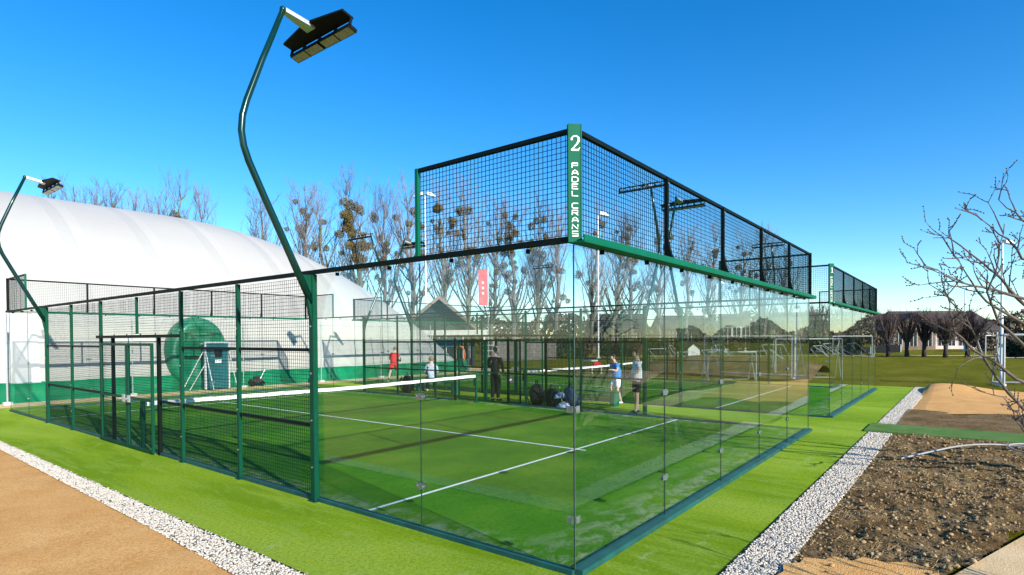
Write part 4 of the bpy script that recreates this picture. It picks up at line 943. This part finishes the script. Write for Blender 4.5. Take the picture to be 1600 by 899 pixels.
def lamp_pole(loc, H, r, label, heads, name='lighting_pole', hs_=1.):
    root = empty(name, tuple(loc), CR); tag(root, label, 'lighting pole', 'slender field lighting poles')
    mb = MB(); mb.tube([(0, 0, -.05), (0, 0, H*.5), (0, 0, H)], [r, r*.85, r*.6], 10); mb.bbox((-r*2, -r*2, -.05), (r*2, r*2, .04), .02); mb.build('pole', ['white_paint'], root, smooth=False)
    mb = MB(); mb.tube([(-.8*hs_ if heads > 1 else 0, 0, H), (.8*hs_, 0, H)], r*.45, 6); mb.build('crossarm', ['lamp_alu'], root)
    for k in range(heads):
        sx = 1 if k == 0 else -1
        mb = MB(); mb.add([(p[0]*hs_, p[1]*hs_, H+p[2]*hs_) for p in ((sx*.15, -.25, 0), (sx*1.2, -.22, -.22), (sx*1.2, .22, -.22), (sx*.15, .25, 0), (sx*.25, -.15, .32), (sx*.75, -.14, .22), (sx*.75, .14, .22), (sx*.25, .15, .32))], [(0, 1, 2, 3), (4, 7, 6, 5), (0, 4, 5, 1), (1, 5, 6, 2), (2, 6, 7, 3), (3, 7, 4, 0)])
        mb.build('lamp_head', ['white_paint'], root)
lamp_pole(at(666, 60), 16.9, .10, 'tall white lighting pole left of the pink banner', 2)
lamp_pole(at(935, 60), 14.8, .10, 'tall white lighting pole right of the nearest glass corner', 1)
lamp_pole(at(1565, 24.9), 6.1, .065, 'slim white pole with a lamp head beside the right goal', 1, hs_=.45)
lamp_pole(at(1507, 80), 8.4, .10, 'distant thin lighting pole above the broad round trees', 1)
lamp_pole(at(1120, 85), 10, .10, 'distant thin pole seen above the white house', 1)
root = empty('banner_flag', tuple(at(763, 38)), CR); tag(root, 'tall pink red banner hanging from a thin pole above the chalet', 'banner')
mb = MB(); mb.tube([(0, 0, -.05), (0, 0, 6.75)], .035, 8); mb.tube([(0, 0, 6.6), (-.6, 0, 6.6)], .02, 6); mb.build('pole', ['lamp_alu'], root)
mb = MB(); vs = []; fs = []
for j in range(15):
    z = 6.58-2.32*j/14; o = .03*math.sin(j*.9)
    for x, dy in ((-.62, o), (-.30, -o*.6), (-.04, 0)): vs += [(x, dy-.006, z), (x, dy+.006, z)]
for j in range(14):
    a = j*6; fs += [(a, a+6, a+8, a+2), (a+2, a+8, a+10, a+4), (a+1, a+3, a+9, a+7), (a+3, a+5, a+11, a+9)]
mb.add(vs, fs); bn = mb.build('cloth', ['banner_pink'], root, smooth=True)
mb = MB()
for z in (5.75, 5.4, 5.05): mb.sphere((-.34, -.035, z), .085, 8, 6, sc=(1, .25, 1))
mb.build('emblem', ['white_paint'], bn)
# play slide by the dome end and a folding ladder
root = empty('play_slide', tuple(at(718, 40)), CR); tag(root, 'small orange rimmed play hoop standing near the dome end', 'play equipment')
mb = MB(); mb.tube([(.36*math.cos(t_), 0, .95+.62*math.sin(t_)) for t_ in np.linspace(-1.2, 4.34, 22)], .05, 8); mb.build('hoop', ['plastic_orange'], root, smooth=True)
mb = MB(); mb.box((-.35, -.2, 0), (.35, .2, .38)); mb.build('foot', ['plaster_white'], root)
root = empty('ladder_frame', tuple(at(752, 42)), CR); tag(root, 'white climbing ladder frame behind the gate of the nearest court', 'ladder')
for x in (0, .9): 
    mb = MB(); mb.tube([(x, 0, 0), (x, 0, 1.9)], .035, 6); mb.tube([(x, 0, 1.85), (x, 1., 0)], .03, 6); mb.build('upright', ['white_paint'], root)
for z in (.4, .8, 1.2, 1.6): 
    mb = MB(); mb.tube([(0, 0, z), (.9, 0, z)], .025, 6); mb.build('rung', ['white_paint'], root)
# child's play stand in red and white beyond the far court
root = empty('equipment_box', tuple(at(932, 34)), CR); tag(root, 'small red and white box on the grass beyond court 1', 'box')
mb = MB(); mb.bbox((-.22, -.15, .45), (.22, .15, .68), .05); mb.bbox((-.75, -.12, .72), (.05, .12, .80), .03, 1); mb.box((-.3, -.15, 0), (-.24, .15, .46), 1); mb.box((.24, -.15, 0), (.3, .15, .46), 1); mb.build('body', ['cloth_red', 'white_paint'], root)

# ---------------------------------------------------------------- benches, bags, hose, ball
def bench(loc, rz, L, label):
    root = empty('bench', loc, rz); tag(root, label, 'bench', 'green steel benches on the walkway')
    mb = MB(); 
    for y in (-.17, -.055, .06): mb.bbox((-L/2, y, .42), (L/2, y+.10, .455), .01)
    mb.build('seat', ['green_steel_bright'], root)
    for x in (-L/2+.12, L/2-.12):
        mb = MB(); mb.bbox((x-.09, -.17, 0), (x+.09, .16, .419), .02); mb.build('leg', ['green_steel_bright'], root)
bench((11.65, 6.6, 0), R(90), 1.9, 'green bench nearest the white shirted man'); bench((11.7, 13.6, 0), R(90), 2.2, 'green bench the grey haired person sits on')

def bag(loc, rz, s, label, handle=True, m='cloth_black'):
    root = empty('sports_bag', loc, rz); tag(root, label, 'bag'); root.scale = (s,)*3
    bm = MB(); vs = []; fs = []; nu, nv = 14, 9
    for j in range(nv+1):
        f = j/nv; z = .5*f; sq = (math.sin(math.pi*min(1, f*.94+.06)))**.33 if f < .999 else .45
        for k in range(nu):
            t_ = 2*math.pi*k/nu; c_, s_ = math.cos(t_), math.sin(t_); e = .55
            vs.append((.24*sq*math.copysign(abs(c_)**e, c_)+.012*math.sin(7*f+k), .15*sq*math.copysign(abs(s_)**e, s_)+.01*math.sin(5*t_+j), z))
    fs = [(j*nu+k, j*nu+(k+1) % nu, (j+1)*nu+(k+1) % nu, (j+1)*nu+k) for j in range(nv) for k in range(nu)]+[tuple(range(nu-1, -1, -1)), tuple(nv*nu+k for k in range(nu))]
    bm.add(vs, fs); bm.build('body', [m], root, smooth=True)
    mb = MB(); mb.bbox((-.17, -.185, .06), (.17, -.13, .30), .03); mb.build('pocket', [m], root)
    mb = MB(); mb.tube([(-.1, 0, .5), (-.08, 0, .60), (.08, 0, .60), (.1, 0, .5)], .014, 6); mb.tube([(-.16, .15, .45), (-.2, .24, .3), (-.16, .15, .08)], .016, 6); mb.tube([(.16, .15, .45), (.2, .24, .3), (.16, .15, .08)], .016, 6); mb.build('strap', ['racket_black'], root)
    return root
bag((10.55, 7.95, 0), .4, 1.30, 'leftmost black sports bag standing at the court side'); bag((10.42, 7.25, 0), 1.3, 1.12, 'black sports bag between the leftmost bag and the heaped clothes')
bag((10.62, 6.75, 0), 1.0, 1.2, 'dark blue jean covered bag beside the glass corner', m='cloth_denim'); bag((10.95, 14.5, 0), .9, 1.35, 'black bag standing left of the seated grey haired person')
def heap(loc, s, m, label, name='clothes_heap', seed=1):
    r_ = random.Random(seed); mb = MB(); vs = []; nu, nv = 16, 8
    for j in range(nv+1):
        ph = math.pi/2*j/nv
        for k in range(nu):
            t_ = 2*math.pi*k/nu; q = 1+.18*math.sin(3*t_+seed)+.12*math.sin(5*t_+2*j); vs.append((.3*q*math.cos(ph)*math.cos(t_), .2*q*math.cos(ph)*math.sin(t_), .18*math.sin(ph)*(1+.2*math.sin(4*t_+j))))
    mb.add(vs, [(j*nu+k, j*nu+(k+1) % nu, (j+1)*nu+(k+1) % nu, (j+1)*nu+k) for j in range(nv) for k in range(nu)]+[tuple(range(nu-1, -1, -1))])
    o = mb.build(name, [m], None, loc, smooth=True); o.scale = (s,)*3; return tag(o, label, 'clothes')
heap((10.32, 6.75, 0), .95, 'cloth_white', 'white crumpled clothes heaped before the dark blue bag', seed=2)
heap((10.40, 6.95, .30), .8, 'cloth_lightblue', 'pale blue garment draped over the bags', seed=5)
def shoe(loc, rz, label, m='shoe_white'):
    mb = MB(); vs = []
    sec = [(-.13, .035, .07), (-.08, .04, .10), (-.02, .04, .085), (.05, .045, .06), (.11, .042, .045), (.15, .02, .03)]
    for x, w_, h in sec:
        for k in range(8):
            t_ = math.pi*2*k/8; vs.append((x, w_*math.cos(t_), max(0, h*.5+h*.5*math.sin(t_))))
    mb.add(vs, [(j*8+k, j*8+(k+1) % 8, (j+1)*8+(k+1) % 8, (j+1)*8+k) for j in range(5) for k in range(8)]+[tuple(range(8)), tuple(40+k for k in range(7, -1, -1))])
    return tag(mb.build('trainer', [m], None, loc, rz, True), label, 'shoe')
shoe((10.22, 6.35, 0), .6, 'loose white trainer nearer the glass seam, beside the bags'); shoe((10.30, 6.20, 0), .2, 'loose white trainer farther right of the bags')
mb = MB(); mb.sphere((0, 0, .033), .033, 12, 8); tag(mb.build('padel_ball', ['ball_yellow'], None, (15.9, 10.6, .0), smooth=True), 'yellow ball on the turf of the farther court', 'ball')
mb = MB(); mb.sphere((0, 0, .033), .033, 12, 8); tag(mb.build('padel_ball', ['ball_yellow'], None, (10.18, 8.9, .0), smooth=True), 'yellow ball at the foot of the court fence by the bags', 'ball')

def hose(pts, r, label):
    P_ = [Vector(p) for p in pts]; out = []
    for i in range(len(P_)-1):
        p0 = P_[max(i-1, 0)]; p1 = P_[i]; p2 = P_[i+1]; p3 = P_[min(i+2, len(P_)-1)]
        for k in range(8):
            t_ = k/8; out.append(.5*((2*p1)+(p2-p0)*t_+(2*p0-5*p1+4*p2-p3)*t_*t_+(3*p1-p0-3*p2+p3)*t_**3))
    mb = MB(); mb.tube(out+[P_[-1]], r, 8); return tag(mb.build('hose', ['hose_grey'], smooth=True), label, 'hose')
hz = .085
hose([(7.2, -1.95, hz), (8.0, -2.3, hz+.02), (8.9, -2.7, hz+.03), (9.5, -3.1, hz+.02), (9.75, -3.5, hz), (9.6, -4.2, hz), (9.0, -4.5, hz), (8.75, -4.0, hz), (8.95, -3.5, hz+.04), (9.4, -3.45, hz+.07), (9.7, -3.9, hz+.06), (9.4, -4.9, hz), (9.0, -5.6, 0.02)], .016, 'grey corrugated hose curling over the dug soil')

# ---------------------------------------------------------------- people
dg = bpy.context.evaluated_depsgraph_get
def skin(name, verts, edges, radii, material, parent, rootv=0, sub=2):
    me = bpy.data.meshes.new(name+'_skeleton'); me.from_pydata(verts, edges, []); o = bpy.data.objects.new(name, me); col.objects.link(o)
    m = o.modifiers.new('Skin', 'SKIN'); sv = me.skin_vertices[0].data
    for i, r in enumerate(radii): sv[i].radius = (r, r) if not hasattr(r, '__len__') else r; sv[i].use_root = (i == rootv)
    m.use_smooth_shade = True; s_ = o.modifiers.new('Sub', 'SUBSURF'); s_.levels = sub; s_.render_levels = sub
    ev = o.evaluated_get(bpy.context.evaluated_depsgraph_get()); nm = bpy.data.meshes.new_from_object(ev); bpy.data.objects.remove(o)
    nm.materials.clear(); nm.materials.append(MAT[material]); nm.polygons.foreach_set('use_smooth', [True]*len(nm.polygons))
    return link(bpy.data.objects.new(name, nm), parent)
STAND = dict(pel=(0, 0, .95), wai=(0, .01, 1.08), che=(0, .0, 1.30), nb=(0, -.01, 1.45), nk=(0, .0, 1.53), h0=(0, .02, 1.60), h1=(0, .025, 1.68), h2=(0, .01, 1.75),
             shR=(.17, -.01, 1.42), elR=(.23, -.03, 1.14), wrR=(.22, .07, .90), shL=(-.17, -.01, 1.42), elL=(-.23, -.03, 1.14), wrL=(-.22, .07, .90),
             hiR=(.09, 0, .90), knR=(.10, .03, .50), anR=(.10, -.02, .09), toR=(.12, .15, .035), hiL=(-.09, 0, .90), knL=(-.10, .03, .50), anL=(-.10, -.02, .09), toL=(-.12, .15, .035))
def person(loc, rz, label, pose, top, sleeves, topm, bot, botm, hairm, shoem, sc=1.):
    J = {k: Vector(v) for k, v in STAND.items()}; J.update({k: Vector(v) for k, v in pose.items()})
    root = empty('person', loc, rz); tag(root, label, 'person'); root.scale = (sc,)*3
    V_ = []; E_ = []; Rd = []; idx = {}
    def v(n, p, r): idx[n] = len(V_); V_.append(tuple(p)); Rd.append(r); return idx[n]
    def e(a, b): E_.append((idx[a], idx[b]))
    for n, r in (('pel', .105), ('wai', .098), ('che', .105), ('nb', .062), ('nk', .052), ('h0', .072), ('h1', .088), ('h2', .060)): v(n, J[n], r)
    for a, b in (('pel', 'wai'), ('wai', 'che'), ('che', 'nb'), ('nb', 'nk'), ('nk', 'h0'), ('h0', 'h1'), ('h1', 'h2')): e(a, b)
    hd = (J['h1']-J['h0']); face = Vector(pose.get('face', (0, 1, 0))).normalized(); hx = face.cross(Vector((0, 0, 1))).normalized()
    for s_ in 'RL':
        v('sh'+s_, J['sh'+s_], .062); e('nb', 'sh'+s_); v('el'+s_, J['el'+s_], .040); e('sh'+s_, 'el'+s_); v('wr'+s_, J['wr'+s_], .026); e('el'+s_, 'wr'+s_)
        fa = (J['wr'+s_]-J['el'+s_]).normalized(); sd2 = fa.cross(Vector((0, 0, 1)) if abs(fa.z) < .8 else Vector((0, 1, 0))).normalized(); palm = J['wr'+s_]+fa*.055
        v('pa'+s_, palm, .030); e('wr'+s_, 'pa'+s_); nrm = fa.cross(sd2)
        for k in range(4):
            b_ = palm+fa*.03+sd2*(k-1.5)*.019; l = (.062, .074, .070, .055)[k]; v(f'f{k}{s_}', b_, .0095); v(f'g{k}{s_}', b_+fa*l*.6+nrm*.008, .0088); v(f'i{k}{s_}', b_+fa*l+nrm*.026, .0075)
            e('pa'+s_, f'f{k}{s_}'); e(f'f{k}{s_}', f'g{k}{s_}'); e(f'g{k}{s_}', f'i{k}{s_}')
        tb = palm-sd2*.032+fa*.0; v('t0'+s_, tb, .011); v('t1'+s_, tb+fa*.035-sd2*.016+nrm*.012, .009); e('pa'+s_, 't0'+s_); e('t0'+s_, 't1'+s_)
        v('hi'+s_, J['hi'+s_], .082); e('pel', 'hi'+s_); v('kn'+s_, J['kn'+s_], .056); e('hi'+s_, 'kn'+s_)
        kc = J['kn'+s_].lerp(J['an'+s_], .3)+Vector((0, -.02, 0)); v('ca'+s_, kc, .054); e('kn'+s_, 'ca'+s_); v('an'+s_, J['an'+s_], .036); e('ca'+s_, 'an'+s_); v('to'+s_, J['to'+s_], .028); e('an'+s_, 'to'+s_)
    v('nose', J['h1']+face*.092-Vector((0, 0, .012)), .014); e('h1', 'nose')
    body = skin('body', V_, E_, Rd, 'skin', root)
    # face details and ears
    mb = MB()
    for sx in (-1, 1): mb.sphere(J['h1']+face*.078+hx*sx*.030+Vector((0, 0, .006)), .010, 6, 5)
    mb.build('eyes', ['hair_dark'], root, smooth=True)
    mb = MB(); ax = (J['h2']-J['h1']).normalized(); hc = J['h1']+ax*.022-face*.016
    mb.sphere(hc, .1, 14, 9, sc=(.98, .98, 1.0)); 
    for p_i in range(len(mb.v)):    # keep the hair off the face and neck
        p = Vector(mb.v[p_i])-hc; f_ = p.dot(face)
        if f_ > .02: p -= face*(f_-.02)*(.65 if p.dot(ax) < .03 else .12)
        if p.dot(ax) < -.06: p += ax*(-.06-p.dot(ax))*.6
        mb.v[p_i] = tuple(hc+p)
    mb.build('hair', [hairm], root, smooth=True)
    mb = MB()
    for sx in (-1, 1): mb.sphere(J['h1']+hx*sx*.088-Vector((0, 0, .006)), .022, 8, 6, sc=(.5, .8, 1.2))
    mb.build('ears', ['skin'], root, smooth=True)
    # clothing
    V_, E_, Rd, idx = [], [], [], {}
    hem = J['pel'].lerp(J['wai'], -.15)
    for n, p, r in (('hem', hem, .155), ('wai', J['wai'], .152), ('che', J['che'], .172), ('nb', J['nb'], .105)): v(n, p, r)
    for a, b in (('hem', 'wai'), ('wai', 'che'), ('che', 'nb')): e(a, b)
    for s_ in 'RL':
        v('sh'+s_, J['sh'+s_], .080); e('nb', 'sh'+s_); v('q'+s_, J['che'].lerp(J['sh'+s_], .62), .11); e('che', 'q'+s_)
        if sleeves == 'short': v('el'+s_, J['sh'+s_].lerp(J['el'+s_], .62), .062); e('sh'+s_, 'el'+s_)
        else: v('el'+s_, J['el'+s_], .056); e('sh'+s_, 'el'+s_); v('wr'+s_, J['wr'+s_], .040); e('el'+s_, 'wr'+s_)
    skin(top, V_, E_, Rd, topm, root, 1)
    V_, E_, Rd, idx = [], [], [], {}
    v('wa', J['pel'].lerp(J['wai'], .35), .138); v('pel', J['pel'], .145); e('wa', 'pel')
    for s_ in 'RL':
        v('hi'+s_, J['hi'+s_], .112); e('pel', 'hi'+s_)
        if bot == 'shorts': v('md'+s_, J['hi'+s_].lerp(J['kn'+s_], .45), .100); e('hi'+s_, 'md'+s_); v('kn'+s_, J['hi'+s_].lerp(J['kn'+s_], .85), .092); e('md'+s_, 'kn'+s_)
        else: v('kn'+s_, J['kn'+s_], .078); e('hi'+s_, 'kn'+s_); v('an'+s_, J['an'+s_], .062); e('kn'+s_, 'an'+s_)
    skin(bot, V_, E_, Rd, botm, root, 1)
    for s_ in 'RL':
        d = (J['to'+s_]-J['an'+s_]); d.z = 0; d = d.normalized(); hl = J['an'+s_]-d*.05; hl.z = J['to'+s_].z+.005
        skin('shoe', [tuple(J['an'+s_]), tuple(hl), tuple(J['an'+s_].lerp(J['to'+s_], .5)+Vector((0, 0, -.01))), tuple(J['to'+s_]+d*.03)], [(0, 1), (0, 2), (2, 3)], [.046, .042, .046, .034], shoem, root)
    return root
def racket(p0, d, nrm, label, r=.13):
    d = Vector(d).normalized(); nrm = Vector(nrm); nrm = (nrm-d*nrm.dot(d)).normalized(); s_ = d.cross(nrm); p0 = Vector(p0)
    root = empty('padel_racket', tuple(p0)); tag(root, label, 'racket')
    T = Matrix((s_, d, nrm)).transposed().to_4x4()
    mb = MB(); pts = [(r*math.cos(t_)*(1 if math.sin(t_) > -.2 else .92), .30+r*1.08*math.sin(t_)) for t_ in np.linspace(0, 2*math.pi, 25)[:-1]]; mb.prism(pts, -.018, .018, 0, T); mb.build('head', ['racket_black'], root)
    mb = MB(); mb.tube([T @ Vector((-.05, .20, 0)), T @ Vector((0, .12, 0)), T @ Vector((.05, .20, 0))], .012, 6); mb.tube([T @ Vector((0, -.02, 0)), T @ Vector((0, .13, 0))], .016, 8); mb.build('handle', ['lamp_black'], root)
    mb = MB(); mb.prism([(.055*math.cos(t_), .31+.035*math.sin(t_)) for t_ in np.linspace(0, 2*math.pi, 13)[:-1]], -.021, .021, 0, T); mb.build('emblem', ['white_paint'], root)
    return root
# white shirted man, seen from behind, leaning to his left
person((10.42, 4.42, 0), R(42), 'person in white t-shirt and black shorts standing by the post, seen from behind',
       dict(h0=(-.05, .05, 1.59), h1=(-.08, .07, 1.66), h2=(-.10, .06, 1.73), face=(-.6, .8, 0), wrR=(.15, .22, 1.02), elR=(.23, .02, 1.15), wrL=(-.12, .24, 1.05), elL=(-.24, .03, 1.16), knL=(-.16, .05, .5), anL=(-.20, .10, .09), toL=(-.24, .27, .035), anR=(.10, -.05, .09), toR=(.11, .12, .035)),
       'tshirt', 'short', 'cloth_white', 'shorts', 'cloth_black', 'hair_dark', 'shoe_black', 1.02)
person((12.15, 5.95, 0), R(60), 'person in blue t-shirt and white shorts mid stride, left of the white shirted one',
       dict(pel=(0, 0, .90), wai=(0, .02, 1.03), che=(.0, .07, 1.24), nb=(0, .09, 1.38), nk=(0, .11, 1.45), h0=(0, .14, 1.51), h1=(0, .16, 1.58), h2=(0, .15, 1.65), shR=(.17, .08, 1.35), shL=(-.17, .08, 1.35), elR=(.25, -.05, 1.13), wrR=(.28, .12, 1.02), elL=(-.26, .16, 1.14), wrL=(-.3, .36, 1.18), hiR=(.09, 0, .86), hiL=(-.09, 0, .86), knR=(.1, .18, .55), anR=(.1, .02, .20), toR=(.1, .14, .10), knL=(-.1, .05, .48), anL=(-.1, -.10, .09), toL=(-.1, .07, .035)),
       'tshirt', 'short', 'cloth_blue', 'shorts', 'cloth_white', 'hair_dark', 'shoe_white', .95)
person((10.62, 9.72, 0), R(-75), 'person in black jacket and black trousers standing in the gateway with a racket',
       dict(h0=(0, .05, 1.60), h1=(.0, .07, 1.68), h2=(0, .05, 1.75), face=(.3, 1, -.1), elR=(.26, -.02, 1.15), wrR=(.24, .1, .93), wrL=(-.14, .20, 1.08), elL=(-.24, -.04, 1.16), toR=(.14, .14, .035)),
       'jacket', 'long', 'cloth_black', 'trousers', 'cloth_black', 'hair_grey', 'shoe_black', 1.04)
racket((10.72, 9.42, .95), (.28, -.35, -.5), (-.6, -.7, .2), 'black round padel racket hanging from the hand of the black clad person')
person((14.3, 19.25, 0), R(-55), 'person in red t-shirt and red shorts stepping forward with a racket before the dome',
       dict(pel=(0, -.02, .90), wai=(0, .04, 1.02), che=(0, .16, 1.21), nb=(0, .22, 1.34), nk=(0, .26, 1.40), h0=(0, .31, 1.46), h1=(0, .34, 1.53), h2=(0, .33, 1.60), shR=(.17, .2, 1.31), shL=(-.17, .2, 1.31), elR=(.24, .22, 1.04), wrR=(.16, .45, 1.0), elL=(-.24, .24, 1.05), wrL=(-.12, .45, 1.0), hiR=(.09, -.02, .86), hiL=(-.09, -.02, .86), knR=(.12, .22, .50), anR=(.13, .20, .09), toR=(.14, .37, .035), knL=(-.12, -.10, .48), anL=(-.14, -.40, .12), toL=(-.14, -.26, .05)),
       'tshirt', 'short', 'cloth_red', 'shorts', 'cloth_red', 'hair_grey', 'shoe_white', 1.05)
racket((14.82, 19.60, 1.03), (.75, .3, .15), (-.6, -.8, 0), 'black round padel racket with white mark held out by the red clad person')
person((11.55, 13.75, 0), R(-40), 'seated person with grey hair in pale blue jacket on the far bench',
       dict(pel=(0, 0, .56), wai=(0, .02, .68), che=(0, .06, .90), nb=(0, .08, 1.04), nk=(0, .10, 1.11), h0=(0, .13, 1.17), h1=(0, .15, 1.24), h2=(0, .13, 1.31), shR=(.17, .07, 1.01), shL=(-.17, .07, 1.01), elR=(.24, .14, .76), wrR=(.14, .34, .66), elL=(-.24, .14, .76), wrL=(-.12, .34, .66), hiR=(.10, .05, .53), hiL=(-.10, .05, .53), knR=(.14, .44, .50), anR=(.14, .42, .09), toR=(.15, .59, .035), knL=(-.14, .44, .50), anL=(-.14, .40, .09), toL=(-.15, .57, .035)),
       'jacket', 'long', 'cloth_lightblue', 'trousers', 'cloth_denim', 'hair_grey', 'shoe_white', 1.05)
